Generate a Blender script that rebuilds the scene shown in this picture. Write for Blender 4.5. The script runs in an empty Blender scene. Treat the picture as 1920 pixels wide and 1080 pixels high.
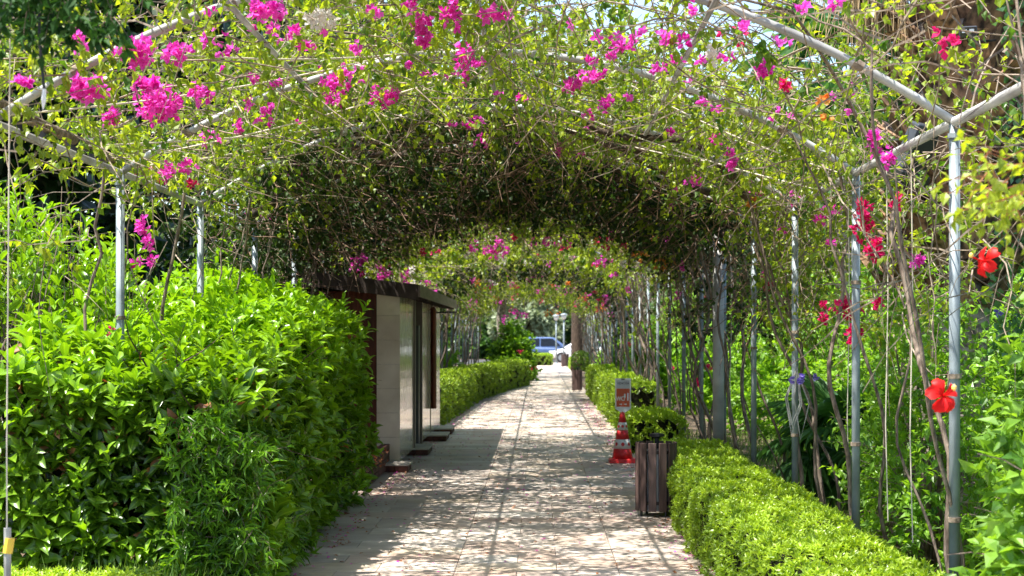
import bpy, math, random
import numpy as np
from mathutils import Vector, Matrix

R = math.radians
rng = np.random.default_rng(7)
random.seed(7)
sc = bpy.context.scene
col = sc.collection

# ------------------------------------------------------------------ camera, sky, sun, exposure
H = 1.65
F = 2900.0
cd = bpy.data.cameras.new('camera')
cam = bpy.data.objects.new('camera', cd)
col.objects.link(cam)
cam.location = (0, 0, H)
cam.rotation_euler = (R(90), 0, 0)
cd.sensor_width = 36
cd.lens = F / 1920 * 36
cd.shift_x = -50 / 1920
cd.shift_y = 90 / 1920
cd.clip_end = 600
cd.dof.use_dof = True
cd.dof.focus_distance = 10.5
cd.dof.aperture_fstop = 5.0
sc.camera = cam

SUN = Vector((-0.36, -0.17, 1.0)).normalized()      # towards the sun
w = bpy.data.worlds.new('World')
sc.world = w
w.use_nodes = True
nt = w.node_tree
bg = nt.nodes['Background']
sky = nt.nodes.new('ShaderNodeTexSky')
sky.sky_type = 'NISHITA'
sky.sun_disc = False
sky.sun_elevation = math.asin(SUN.z)
sky.sun_rotation = math.atan2(SUN.x, SUN.y)
sky.air_density = 1.0
sky.dust_density = 1.5
nt.links.new(sky.outputs[0], bg.inputs[0])
bg.inputs[1].default_value = 0.15
sd = bpy.data.lights.new('sun', 'SUN')
sd.energy = 5.0
sd.angle = R(0.5)
sd.color = (1.0, 0.96, 0.89)
sun = bpy.data.objects.new('sun', sd)
col.objects.link(sun)
sun.rotation_euler = (-SUN).to_track_quat('-Z', 'Y').to_euler()
sun.location = (-10, -5, 30)
sc.view_settings.view_transform = 'Standard'
sc.view_settings.look = 'None'
sc.view_settings.exposure = 1.35
sc.view_settings.gamma = 1
sc.view_settings.use_curve_mapping = False
try:
    sc.render.engine = 'CYCLES'
    sc.cycles.use_denoising = True
    sc.cycles.max_bounces = 8
    sc.cycles.diffuse_bounces = 4
    sc.cycles.transmission_bounces = 6
    sc.cycles.transparent_max_bounces = 8
    sc.cycles.sample_clamp_indirect = 6
except Exception:
    pass


def at(x, y, d):
    """point seen at photo pixel x, y at depth d"""
    return Vector(((x - 1010) / F * d, d, H + (630 - y) / F * d))


# ------------------------------------------------------------------ materials
def new_mat(name):
    m = bpy.data.materials.new(name)
    m.use_nodes = True
    n = m.node_tree.nodes
    return m, n, m.node_tree.links, n['Principled BSDF']


def leaf_mat(name, dark, light, trans=None, tf=0.4, rough=0.42, rib=0.0, spec=0.5):
    m, n, l, p = new_mat(name)
    a = n.new('ShaderNodeAttribute'); a.attribute_name = 'col'
    s = n.new('ShaderNodeSeparateColor')
    l.new(a.outputs['Color'], s.inputs[0])
    mx = n.new('ShaderNodeMix'); mx.data_type = 'RGBA'
    mx.inputs['A'].default_value = (*dark, 1); mx.inputs['B'].default_value = (*light, 1)
    l.new(s.outputs[0], mx.inputs['Factor'])
    out = mx.outputs['Result']
    if rib > 0:
        m2 = n.new('ShaderNodeMix'); m2.data_type = 'RGBA'
        mth = n.new('ShaderNodeMapRange')
        mth.inputs['From Min'].default_value = 0.0; mth.inputs['From Max'].default_value = 0.22
        mth.inputs['To Min'].default_value = rib; mth.inputs['To Max'].default_value = 0
        l.new(s.outputs[1], mth.inputs['Value'])
        l.new(mth.outputs[0], m2.inputs['Factor'])
        l.new(out, m2.inputs['A'])
        m2.inputs['B'].default_value = (light[0] * 1.5, light[1] * 1.3, light[2] * 1.8, 1)
        out = m2.outputs['Result']
    l.new(out, p.inputs['Base Color'])
    p.inputs['Roughness'].default_value = rough
    p.inputs['Specular IOR Level'].default_value = spec
    tr = n.new('ShaderNodeBsdfTranslucent')
    tm = n.new('ShaderNodeMix'); tm.data_type = 'RGBA'; tm.blend_type = 'MULTIPLY'
    tm.inputs['Factor'].default_value = 1.0
    tc = trans or (1.6, 1.5, 0.5)
    tm.inputs['B'].default_value = (*tc, 1)
    tm.clamp_result = False
    l.new(out, tm.inputs['A'])
    l.new(tm.outputs['Result'], tr.inputs['Color'])
    sh = n.new('ShaderNodeMixShader'); sh.inputs[0].default_value = tf
    l.new(p.outputs[0], sh.inputs[1]); l.new(tr.outputs[0], sh.inputs[2])
    l.new(sh.outputs[0], n['Material Output'].inputs['Surface'])
    return m


def noise_mat(name, c1, c2, scale=8, rough=0.7, metal=0.0, bump=0.3, stretch=(1, 1, 1), detail=6, lo=0.35, hi=0.65, spec=0.4, dist=0.02):
    m, n, l, p = new_mat(name)
    tc = n.new('ShaderNodeTexCoord'); mp = n.new('ShaderNodeMapping')
    mp.inputs['Scale'].default_value = stretch
    l.new(tc.outputs['Object'], mp.inputs[0])
    nz = n.new('ShaderNodeTexNoise'); nz.inputs['Scale'].default_value = scale; nz.inputs['Detail'].default_value = detail
    l.new(mp.outputs[0], nz.inputs['Vector'])
    r = n.new('ShaderNodeValToRGB')
    r.color_ramp.elements[0].position = lo; r.color_ramp.elements[0].color = (*c1, 1)
    r.color_ramp.elements[1].position = hi; r.color_ramp.elements[1].color = (*c2, 1)
    l.new(nz.outputs[0], r.inputs[0]); l.new(r.outputs[0], p.inputs['Base Color'])
    p.inputs['Roughness'].default_value = rough; p.inputs['Metallic'].default_value = metal
    p.inputs['Specular IOR Level'].default_value = spec
    if bump:
        b = n.new('ShaderNodeBump'); b.inputs['Strength'].default_value = bump; b.inputs['Distance'].default_value = dist
        l.new(nz.outputs[0], b.inputs['Height']); l.new(b.outputs[0], p.inputs['Normal'])
    return m


def slab_mat():
    m, n, l, p = new_mat('travertine')
    a = n.new('ShaderNodeAttribute'); a.attribute_name = 'col'
    g = n.new('ShaderNodeNewGeometry'); mp = n.new('ShaderNodeMapping')
    mp.inputs['Scale'].default_value = (1.5, 9, 9)
    l.new(g.outputs['Position'], mp.inputs[0])
    nz = n.new('ShaderNodeTexNoise'); nz.inputs['Scale'].default_value = 3; nz.inputs['Detail'].default_value = 8; nz.inputs['Roughness'].default_value = 0.65
    l.new(mp.outputs[0], nz.inputs['Vector'])
    r = n.new('ShaderNodeValToRGB')
    e = r.color_ramp.elements
    e[0].position = 0.3; e[0].color = (0.74, 0.70, 0.66, 1)
    e[1].position = 0.7; e[1].color = (1.08, 1.06, 1.03, 1)
    l.new(nz.outputs[0], r.inputs[0])
    mx = n.new('ShaderNodeMix'); mx.data_type = 'RGBA'; mx.blend_type = 'MULTIPLY'; mx.inputs['Factor'].default_value = 1
    l.new(a.outputs['Color'], mx.inputs['A']); l.new(r.outputs[0], mx.inputs['B'])
    nz2 = n.new('ShaderNodeTexNoise'); nz2.inputs['Scale'].default_value = 2.2; nz2.inputs['Detail'].default_value = 5
    l.new(g.outputs['Position'], nz2.inputs['Vector'])
    r2 = n.new('ShaderNodeValToRGB'); r2.color_ramp.elements[0].position = 0.35; r2.color_ramp.elements[0].color = (0.78, 0.74, 0.70, 1)
    r2.color_ramp.elements[1].position = 0.55; r2.color_ramp.elements[1].color = (1, 1, 1, 1)
    l.new(nz2.outputs[0], r2.inputs[0])
    m3 = n.new('ShaderNodeMix'); m3.data_type = 'RGBA'; m3.blend_type = 'MULTIPLY'; m3.inputs['Factor'].default_value = 1
    l.new(mx.outputs['Result'], m3.inputs['A']); l.new(r2.outputs[0], m3.inputs['B'])
    l.new(m3.outputs['Result'], p.inputs['Base Color'])
    p.inputs['Roughness'].default_value = 0.55
    b = n.new('ShaderNodeBump'); b.inputs['Strength'].default_value = 0.25; b.inputs['Distance'].default_value = 0.01
    l.new(nz.outputs[0], b.inputs['Height']); l.new(b.outputs[0], p.inputs['Normal'])
    return m


def flat_mat(name, c, rough=0.5, metal=0.0, spec=0.5, coat=0.0):
    return noise_mat(name, tuple(x * 0.86 for x in c), tuple(min(1, x * 1.08) for x in c), scale=6, rough=rough, metal=metal, bump=0.04, spec=spec)


M = {}
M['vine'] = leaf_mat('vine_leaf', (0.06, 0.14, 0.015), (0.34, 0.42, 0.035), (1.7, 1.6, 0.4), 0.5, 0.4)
M['vine_shade'] = leaf_mat('vine_leaf_shade', (0.012, 0.03, 0.006), (0.06, 0.11, 0.014), (1.5, 1.6, 0.5), 0.18, 0.55, spec=0.25)  # same vine leaf, colour darkened to stand for canopy shade
M['laurel'] = leaf_mat('laurel_leaf', (0.014, 0.06, 0.005), (0.25, 0.46, 0.02), (1.5, 1.45, 0.35), 0.35, 0.30, rib=0.4)
M['willow'] = leaf_mat('narrow_leaf', (0.03, 0.10, 0.010), (0.16, 0.34, 0.02), (1.5, 1.5, 0.4), 0.35, 0.35)
M['box'] = leaf_mat('low_hedge_leaf', (0.035, 0.12, 0.010), (0.36, 0.50, 0.04), (1.4, 1.4, 0.4), 0.35, 0.35)
M['shrub'] = leaf_mat('shrub_leaf', (0.035, 0.12, 0.012), (0.24, 0.44, 0.04), (1.7, 1.6, 0.5), 0.45, 0.4)
M['hibiscus'] = leaf_mat('hibiscus_leaf', (0.045, 0.14, 0.02), (0.22, 0.40, 0.045), (1.7, 1.6, 0.5), 0.45, 0.38)
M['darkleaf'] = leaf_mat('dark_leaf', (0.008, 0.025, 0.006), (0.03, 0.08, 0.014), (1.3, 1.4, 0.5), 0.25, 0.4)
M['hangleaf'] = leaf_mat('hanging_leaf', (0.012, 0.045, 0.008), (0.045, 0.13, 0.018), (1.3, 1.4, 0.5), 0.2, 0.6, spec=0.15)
M['olive'] = leaf_mat('olive_leaf', (0.14, 0.18, 0.09), (0.30, 0.36, 0.20), (1.2, 1.2, 0.8), 0.35, 0.5)
M['palmleaf'] = leaf_mat('palm_leaf', (0.03, 0.10, 0.03), (0.12, 0.26, 0.07), (1.4, 1.5, 0.7), 0.35, 0.35)
M['midtree'] = leaf_mat('tree_leaf', (0.03, 0.08, 0.02), (0.09, 0.19, 0.035), (1.5, 1.5, 0.5), 0.35, 0.45)
M['grass'] = leaf_mat('grass_blade', (0.05, 0.12, 0.015), (0.18, 0.30, 0.05), (1.4, 1.4, 0.5), 0.35, 0.5)
M['straw'] = leaf_mat('dry_frond', (0.30, 0.20, 0.09), (0.62, 0.48, 0.27), (1.2, 1.1, 0.8), 0.3, 0.6)
M['rust'] = leaf_mat('reddish_leaf', (0.20, 0.07, 0.03), (0.42, 0.20, 0.08), (1.5, 1.0, 0.6), 0.4, 0.5)
M['magenta'] = leaf_mat('magenta_bract', (0.66, 0.012, 0.38), (0.92, 0.15, 0.74), (1.15, 1.3, 1.1), 0.5, 0.6, spec=0.2)
M['crimson'] = leaf_mat('crimson_bract', (0.60, 0.005, 0.10), (0.85, 0.03, 0.22), (1.1, 1.2, 1.1), 0.45, 0.6, spec=0.2)
M['white_fl'] = leaf_mat('white_bract', (0.78, 0.70, 0.68), (0.88, 0.85, 0.80), (1, 1, 1), 0.45, 0.6, spec=0.2)
M['orange_fl'] = leaf_mat('orange_bract', (0.75, 0.22, 0.03), (0.85, 0.42, 0.12), (1.1, 1.1, 1.0), 0.45, 0.6, spec=0.2)
M['violet'] = leaf_mat('violet_petal', (0.18, 0.12, 0.55), (0.38, 0.30, 0.75), (1, 1, 1), 0.4, 0.6, spec=0.2)
M['redpetal'] = leaf_mat('red_petal', (0.72, 0.006, 0.008), (0.85, 0.02, 0.015), (1.1, 1.2, 1.2), 0.35, 0.5, spec=0.3)
M['pistil'] = flat_mat('yellow_pistil', (0.85, 0.55, 0.12))
M['twig'] = noise_mat('pale_twig', (0.12, 0.085, 0.06), (0.34, 0.27, 0.20), 20, 0.85, bump=0.3)
M['bark'] = noise_mat('vine_bark', (0.085, 0.06, 0.045), (0.27, 0.21, 0.16), 14, 0.9, bump=0.8, stretch=(3, 3, 0.7))
M['brownstem'] = noise_mat('brown_stem', (0.09, 0.05, 0.032), (0.28, 0.18, 0.12), 14, 0.9, bump=0.5)
M['darkbark'] = noise_mat('dark_bark', (0.03, 0.02, 0.014), (0.11, 0.075, 0.05), 10, 0.9, bump=0.9, stretch=(3, 3, 0.6))
M['galv'] = noise_mat('galvanised_pipe', (0.14, 0.17, 0.18), (0.32, 0.37, 0.39), 4, 0.5, metal=0.15, bump=0.05)
M['pipe'] = noise_mat('grey_painted_pipe', (0.22, 0.21, 0.20), (0.50, 0.50, 0.48), 3, 0.5, metal=0.0, bump=0.05)
M['cord'] = flat_mat('beige_cord', (0.68, 0.60, 0.48), 0.8)
M['black'] = flat_mat('black_rubber', (0.012, 0.012, 0.014), 0.5)
M['soil'] = noise_mat('soil', (0.05, 0.035, 0.022), (0.17, 0.12, 0.075), 2.5, 0.95, bump=0.6)
M['joint'] = noise_mat('mortar', (0.20, 0.17, 0.14), (0.30, 0.26, 0.22), 9, 0.95, bump=0.2)
M['asphalt'] = noise_mat('asphalt', (0.045, 0.045, 0.045), (0.075, 0.072, 0.07), 12, 0.9, bump=0.2)
M['slab'] = slab_mat()
M['shade_core'] = noise_mat('hedge_core_shade', (0.006, 0.008, 0.004), (0.022, 0.022, 0.012), 22, 1.0, bump=0.9, spec=0.05)  # near-black solid filler, its colour standing for shade between the leaves


def vary(m, lo=.45, hi=1.25):
    n = m.node_tree.nodes; l = m.node_tree.links; p = n['Principled BSDF']
    src = p.inputs['Base Color'].links[0].from_socket
    oi = n.new('ShaderNodeObjectInfo'); mr = n.new('ShaderNodeMapRange')
    mr.inputs['To Min'].default_value = lo; mr.inputs['To Max'].default_value = hi
    l.new(oi.outputs['Random'], mr.inputs['Value'])
    mx = n.new('ShaderNodeVectorMath'); mx.operation = 'SCALE'
    l.new(src, mx.inputs[0]); l.new(mr.outputs[0], mx.inputs['Scale']); l.new(mx.outputs[0], p.inputs['Base Color'])




def cladding():
    m, n, l, p = new_mat('polished_cladding')
    g = n.new('ShaderNodeNewGeometry')
    nz = n.new('ShaderNodeTexNoise'); nz.inputs['Scale'].default_value = 4; nz.inputs['Detail'].default_value = 5
    l.new(g.outputs['Position'], nz.inputs['Vector'])
    r = n.new('ShaderNodeValToRGB'); r.color_ramp.elements[0].color = (0.52, 0.45, 0.35, 1); r.color_ramp.elements[0].position = 0.3
    r.color_ramp.elements[1].color = (0.66, 0.59, 0.48, 1); r.color_ramp.elements[1].position = 0.7
    l.new(nz.outputs[0], r.inputs[0]); l.new(r.outputs[0], p.inputs['Base Color'])
    p.inputs['Roughness'].default_value = 0.10; p.inputs['Specular IOR Level'].default_value = 0.6
    mp = n.new('ShaderNodeMapping'); mp.inputs['Scale'].default_value = (6, 6, 1.2); l.new(g.outputs['Position'], mp.inputs[0])
    nb = n.new('ShaderNodeTexNoise'); nb.inputs['Scale'].default_value = 5; l.new(mp.outputs[0], nb.inputs['Vector'])
    b = n.new('ShaderNodeBump'); b.inputs['Strength'].default_value = 0.06; b.inputs['Distance'].default_value = 0.02
    l.new(nb.outputs[0], b.inputs['Height']); l.new(b.outputs[0], p.inputs['Normal'])
    return m


M['clad'] = cladding()
M['taupe'] = flat_mat('taupe_panel', (0.17, 0.135, 0.11), 0.5)
M['reddoor'] = noise_mat('reddish_wood', (0.075, 0.014, 0.008), (0.19, 0.045, 0.022), 4, 0.35, bump=0.1, stretch=(6, 6, 0.6))
M['roofdark'] = noise_mat('dark_roof', (0.025, 0.018, 0.014), (0.07, 0.05, 0.04), 6, 0.8, bump=0.3)
M['fascia'] = noise_mat('brown_fascia', (0.13, 0.10, 0.08), (0.20, 0.16, 0.13), 6, 0.6, bump=0.1, stretch=(1, 0.3, 3))
M['brickred'] = noise_mat('red_brick', (0.05, 0.018, 0.014), (0.14, 0.055, 0.042), 9, 0.85, bump=0.4)
M['stonetop'] = noise_mat('pale_coping', (0.36, 0.32, 0.27), (0.52, 0.47, 0.40), 7, 0.6, bump=0.1)
M['slat'] = noise_mat('brown_slat', (0.060, 0.036, 0.032), (0.12, 0.075, 0.065), 5, 0.55, bump=0.15, stretch=(9, 9, 0.5))
M['liner'] = flat_mat('steel_liner', (0.30, 0.33, 0.36), 0.35, 0.6)
M['conered'] = flat_mat('cone_red', (0.62, 0.018, 0.02), 0.42)
M['conewhite'] = flat_mat('cone_white', (0.74, 0.72, 0.68), 0.5)
M['signwhite'] = flat_mat('sign_white', (0.90, 0.90, 0.89), 0.4)
M['signgrey'] = flat_mat('sign_grey', (0.62, 0.63, 0.66), 0.4)
M['signorange'] = flat_mat('sign_orange', (0.66, 0.10, 0.03), 0.4)
M['ink'] = flat_mat('dark_ink', (0.04, 0.045, 0.07), 0.6)
M['carblue'] = flat_mat('blue_paint', (0.12, 0.18, 0.33), 0.25, 0.3)
M['carwhite'] = flat_mat('white_paint', (0.80, 0.80, 0.80), 0.2)
M['glass'] = flat_mat('dark_glass', (0.015, 0.018, 0.022), 0.06, spec=0.8)
M['lampglobe'] = flat_mat('frosted_globe', (0.70, 0.70, 0.70), 0.25)
M['plastic'] = flat_mat('grey_housing', (0.055, 0.06, 0.07), 0.4)
M['boot'] = boot_mat = noise_mat('palm_boot', (0.03, 0.02, 0.014), (0.42, 0.25, 0.14), 9, 0.7, bump=0.5, stretch=(2, 2, 0.7))
M['palmbark'] = noise_mat('palm_bark', (0.11, 0.09, 0.07), (0.38, 0.32, 0.26), 9, 0.9, bump=0.9, stretch=(1, 1, 3))
vary(M['boot']); vary(M['brickred'], .6, 1.2); vary(M['slat'], .75, 1.2)
M['yellow'] = flat_mat('yellow_tape', (0.75, 0.5, 0.05))


# ------------------------------------------------------------------ object helpers
def tag(o, label=None, cat=None, group=None, kind=None):
    if label: o['label'] = label
    if cat: o['category'] = cat
    if group: o['group'] = group
    if kind: o['kind'] = kind
    return o


def empty(name, loc=(0, 0, 0), label=None, cat=None, group=None, rz=0):
    o = bpy.data.objects.new(name, None)
    o.empty_display_size = 0.2
    col.objects.link(o)
    o.location = loc
    o.rotation_euler = (0, 0, rz)
    return tag(o, label, cat, group)


def link(name, me, parent=None, loc=None, kind=None):
    o = bpy.data.objects.new(name, me)
    col.objects.link(o)
    if parent is not None:
        o.parent = parent
    if loc is not None:
        o.location = loc
    if kind: o['kind'] = kind
    return o


def np_mesh(name, chunks, mat, smooth=False):
    """chunks: list of (verts (n,3), faces (m,k), colour (n,) or (n,2) or (n,3) or None)"""
    chunks = [c for c in chunks if len(c[0])]
    me = bpy.data.meshes.new(name)
    if not chunks:
        return me
    V = np.concatenate([c[0] for c in chunks]).astype(np.float32)
    off = 0
    loops, tot = [], []
    cols = np.ones((len(V), 4), np.float32)
    for c in chunks:
        f = np.asarray(c[1], np.int32)
        loops.append((f + off).ravel())
        tot.append(np.full(len(f), f.shape[1], np.int32))
        if c[2] is not None:
            cc = np.asarray(c[2], np.float32)
            if cc.ndim == 1: cc = cc[:, None]
            cols[off:off + len(c[0]), :cc.shape[1]] = cc
        off += len(c[0])
    L = np.concatenate(loops); T = np.concatenate(tot)
    me.vertices.add(len(V)); me.vertices.foreach_set('co', V.ravel())
    me.loops.add(len(L)); me.loops.foreach_set('vertex_index', L)
    me.polygons.add(len(T))
    me.polygons.foreach_set('loop_start', np.concatenate([[0], np.cumsum(T)[:-1]]).astype(np.int32))
    me.polygons.foreach_set('loop_total', T)
    me.polygons.foreach_set('use_smooth', np.full(len(T), smooth, bool))
    a = me.color_attributes.new('col', 'FLOAT_COLOR', 'POINT')
    a.data.foreach_set('color', cols.ravel())
    me.materials.append(mat)
    me.update(calc_edges=True)
    return me


def norm(a):
    return a / np.maximum(np.linalg.norm(a, axis=-1, keepdims=True), 1e-9)


LEAF = {
    'quad': (np.array([(0, 0, 0), (-.5, .5, 0.06), (0, 1, 0), (.5, .5, 0.06)]), np.array([(0, 3, 2, 1)])),
    'small': (np.array([(0, 0, 0), (-.5, .42, .13), (0, .5, 0), (.5, .42, .13), (0, 1, -.16)]),
              np.array([(0, 2, 1), (2, 4, 1), (0, 3, 2), (3, 4, 2)])),
    'bract': (np.array([(0, 0, 0), (-.45, .5, .10), (0, .55, -.02), (.45, .5, .10), (0, 1, .12)]),
              np.array([(0, 2, 1), (2, 4, 1), (0, 3, 2), (3, 4, 2)])),
}
_r = [(.0, 0, 0)]
for d_, w_, n_ in ((.22, .36, 0.03), (.52, .5, 0.02), (.82, .30, -.07)):
    _r += [(-w_, d_, n_ + .16 * w_ + .02), (0, d_, n_), (w_, d_, n_ + .16 * w_ + .02)]
_r += [(0, 1, -.2)]
_f = [(0, 2, 1), (0, 3, 2)]
for k_ in (0, 3):
    a_ = 1 + k_
    _f += [(a_, a_ + 1, a_ + 4), (a_, a_ + 4, a_ + 3), (a_ + 1, a_ + 2, a_ + 5), (a_ + 1, a_ + 5, a_ + 4)]
_f += [(7, 8, 10), (8, 9, 10)]
LEAF['big'] = (np.array(_r, float), np.array(_f))


def leaves(P, D, N, L, W, tint, kind='small'):
    T, Fc = LEAF[kind]
    P = np.asarray(P, float); D = norm(np.asarray(D, float))
    N = N - (N * D).sum(1, keepdims=True) * D
    N = norm(N); S = np.cross(D, N)
    L = np.broadcast_to(L, (len(P),)); W = np.broadcast_to(W, (len(P),))
    v = (P[:, None] + T[None, :, 0, None] * (S * W[:, None])[:, None] + T[None, :, 1, None] * (D * L[:, None])[:, None]
         + T[None, :, 2, None] * (N * L[:, None])[:, None])
    n, k = len(P), len(T)
    f = (Fc[None] + (np.arange(n) * k)[:, None, None]).reshape(-1, Fc.shape[1])
    c = np.empty((n, k, 2)); c[..., 0] = np.asarray(tint)[:, None]; c[..., 1] = np.minimum(1, np.abs(T[:, 0]) * 3 + (0 if kind == 'big' else .4))
    return v.reshape(-1, 3), f, c.reshape(-1, 2)


def tubes(P, Rr, sides=3):
    """P (n,k,3), Rr (n,k)"""
    P = np.asarray(P, float); n, k, _ = P.shape
    Rr = np.broadcast_to(Rr, (n, k))
    T = norm(np.gradient(P, axis=1))
    ref = np.where(np.abs(T[:, :1, 2:3]) > .8, np.array([1., 0, 0]), np.array([0., 0, 1]))
    ref = np.broadcast_to(ref, T.shape)
    U = norm(np.cross(T, ref)); W_ = np.cross(T, U)
    a = np.arange(sides) / sides * 2 * np.pi
    v = P[:, :, None] + Rr[:, :, None, None] * (np.cos(a)[None, None, :, None] * U[:, :, None] + np.sin(a)[None, None, :, None] * W_[:, :, None])
    idx = np.arange(n * k * sides).reshape(n, k, sides)
    nx = np.roll(idx, -1, axis=2)
    f = np.stack([idx[:, :-1], nx[:, :-1], nx[:, 1:], idx[:, 1:]], -1).reshape(-1, 4)
    return v.reshape(-1, 3), f, None


def rnd(n, s=1.0):
    return rng.normal(0, s, (n, 3))


def clump(P, f, seed=0):
    r_ = np.random.default_rng(seed)
    s = 0
    for k in range(5):
        kv = r_.normal(0, 1, 3) * f * (0.7 + .35 * k)
        s = s + np.sin(P @ kv + r_.uniform(0, 6.28))
    return 0.5 + 0.5 * np.tanh(s * 0.6)


def twiggy(P0, D0, length, nl, leaf, lw=0.62, k=4, wander=.35, droop=.1, rad=.003, tint=(0.5, .3), hang=.35, kind='small', up=.35, start=.1):
    """twigs from P0 along D0 with leaves set alternately along them; returns twig chunk, leaf chunk"""
    n = len(P0)
    length = np.broadcast_to(length, (n,))
    D = norm(D0 + rnd(n, .15))
    pts = [np.asarray(P0, float)]
    for i in range(1, k):
        D = norm(D + rnd(n, wander) * .6 + np.array([0, 0, -droop]))
        pts.append(pts[-1] + D * (length / (k - 1))[:, None])
    P = np.stack(pts, 1)
    rr = np.linspace(1, .35, k)[None] * rad * rng.uniform(.7, 1.5, (n, 1))
    tw = tubes(P, rr, 3)
    if nl == 0:
        return tw, None
    u = rng.uniform(start, 1, (n, nl)) * (k - 1)
    i0 = np.minimum(u.astype(int), k - 2); fr = (u - i0)[..., None]
    ii = np.arange(n)[:, None]
    A = P[ii, i0]; B = P[ii, i0 + 1]
    Q = (A * (1 - fr) + B * fr).reshape(-1, 3)
    T = norm(B - A).reshape(-1, 3)
    m = len(Q)
    d = norm(T * .5 + norm(rnd(m)) * .9 + np.array([0, 0, -hang]))
    N = norm(rnd(m, .55) + np.array([0, 0, up + .5]))
    L = leaf * rng.uniform(.6, 1.2, m)
    t0 = np.repeat(rng.normal(tint[0], tint[1], n), nl)
    tt = np.clip(t0 + rng.normal(0, .14, m), 0, 1)
    return tw, leaves(Q, d, N, L, L * lw, tt, kind)


def shoots(P, A, nl, leaf, lw=.5, spread=(.5, 1.25), stem=.06, tint=(.5, .25), kind='big', tipbias=.25, stems=True):
    """rosette shoots: nl leaves in golden-angle whorl round axis A, small upright ones at the tip"""
    n = len(P); A = norm(A)
    ref = np.where(np.abs(A[:, 2:3]) > .8, np.array([1., 0, 0]), np.array([0., 0, 1]))
    U = norm(np.cross(A, ref)); W_ = np.cross(A, U)
    ph0 = rng.uniform(0, 6.28, (n, 1)); j = np.arange(nl)[None]
    ph = ph0 + j * 2.4 + rng.normal(0, .2, (n, nl))
    fr = j / max(1, nl - 1)
    pitch = spread[1] + (spread[0] - spread[1]) * fr + rng.normal(0, .15, (n, nl))
    out = np.cos(ph)[..., None] * U[:, None] + np.sin(ph)[..., None] * W_[:, None]
    d = np.cos(pitch)[..., None] * A[:, None] + np.sin(pitch)[..., None] * out
    N = A[:, None] * np.sin(pitch)[..., None] - np.cos(pitch)[..., None] * out
    Q = P[:, None] + A[:, None] * (stem * (fr - .6))[..., None]
    L = leaf * (1 - .35 * fr) * rng.uniform(.75, 1.2, (n, nl)) * rng.uniform(.8, 1.15, (n, 1))
    tt = np.clip(rng.normal(tint[0], tint[1], (n, 1)) + tipbias * (fr - .4) + rng.normal(0, .08, (n, nl)), 0, 1)
    m = n * nl
    a = (Q.reshape(m, 3), (d + rng.normal(0, .12, d.shape)).reshape(m, 3), (N + rng.normal(0, .12, N.shape)).reshape(m, 3), L.ravel(), (L * lw).ravel(), tt.ravel())
    return a


class MB:
    def __init__(s): s.v = []; s.f = []
    def add(s, vs, fs):
        o = len(s.v); s.v += [tuple(v) for v in vs]; s.f += [tuple(i + o for i in f) for f in fs]; return s
    def box(s, c, d, rz=0, rx=0, ry=0, taper=1.0):
        x, y, z = (k / 2 for k in d); vs = []
        m = Matrix.Rotation(rz, 3, 'Z') @ Matrix.Rotation(ry, 3, 'Y') @ Matrix.Rotation(rx, 3, 'X')
        for zz, t in ((-z, 1), (z, taper)):
            for xx, yy in ((-x, -y), (x, -y), (x, y), (-x, y)):
                vs.append(m @ Vector((xx * t, yy * t, zz)) + Vector(c))
        return s.add(vs, [(3, 2, 1, 0), (4, 5, 6, 7), (0, 1, 5, 4), (1, 2, 6, 5), (2, 3, 7, 6), (3, 0, 4, 7)])
    def tube(s, pts, r, n=8, cap=True):
        pts = [Vector(p) for p in pts]; rs = r if hasattr(r, '__len__') else [r] * len(pts)
        rings = []; U = None
        for i, p in enumerate(pts):
            T = (pts[min(i + 1, len(pts) - 1)] - pts[max(i - 1, 0)]).normalized()
            if U is None:
                U = T.orthogonal().normalized()
            U = (U - U.dot(T) * T).normalized(); W_ = T.cross(U)
            rings.append([p + rs[i] * (math.cos(a) * U + math.sin(a) * W_) for a in (2 * math.pi * k / n for k in range(n))])
        fs = []
        for i in range(len(pts) - 1):
            for k in range(n):
                a = i * n + k; b = i * n + (k + 1) % n
                fs.append((a, b, b + n, a + n))
        if cap:
            fs.append(tuple(range(n - 1, -1, -1))); fs.append(tuple((len(pts) - 1) * n + k for k in range(n)))
        return s.add([v for g in rings for v in g], fs)
    def lathe(s, prof, c=(0, 0, 0), n=20):
        vs = []; fs = []
        for r, z in prof:
            vs += [(c[0] + r * math.cos(2 * math.pi * k / n), c[1] + r * math.sin(2 * math.pi * k / n), c[2] + z) for k in range(n)]
        for i in range(len(prof) - 1):
            for k in range(n):
                a = i * n + k; b = i * n + (k + 1) % n
                fs.append((a, b, b + n, a + n))
        fs.append(tuple(range(n - 1, -1, -1))); fs.append(tuple((len(prof) - 1) * n + k for k in range(n)))
        return s.add(vs, fs)
    def build(s, name, mat, parent=None, smooth=False, bevel=0, loc=None, kind=None, label=None):
        me = bpy.data.meshes.new(name); me.from_pydata([tuple(v) for v in s.v], [], s.f); me.materials.append(mat)
        if smooth: me.polygons.foreach_set('use_smooth', [True] * len(me.polygons))
        me.update()
        o = link(name, me, parent, loc, kind)
        if bevel:
            b = o.modifiers.new('bevel', 'BEVEL'); b.width = bevel; b.segments = 2; b.limit_method = 'ANGLE'
        if label: o['label'] = label
        return o


def shift(chunk, o):
    return (chunk[0] - np.array(o), chunk[1], chunk[2])


# ------------------------------------------------------------------ ground and path
MB().add([(-300, -60, -.03), (300, -60, -.03), (300, 500, -.03), (-300, 500, -.03)], [(0, 1, 2, 3)]).build('ground', M['soil'], kind='structure')


def edge_l(y):
    return float(np.interp(y, [0, 28, 38, 46, 53, 60, 80, 96], [-1.74, -1.74, -1.5, -.95, -.1, -.05, -.14, -.3]))


def edge_r(y):
    return float(np.interp(y, [0, 24, 46, 60, 80, 96], [1.25, 1.30, 1.33, 1.30, 1.5, 1.9]))


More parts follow.
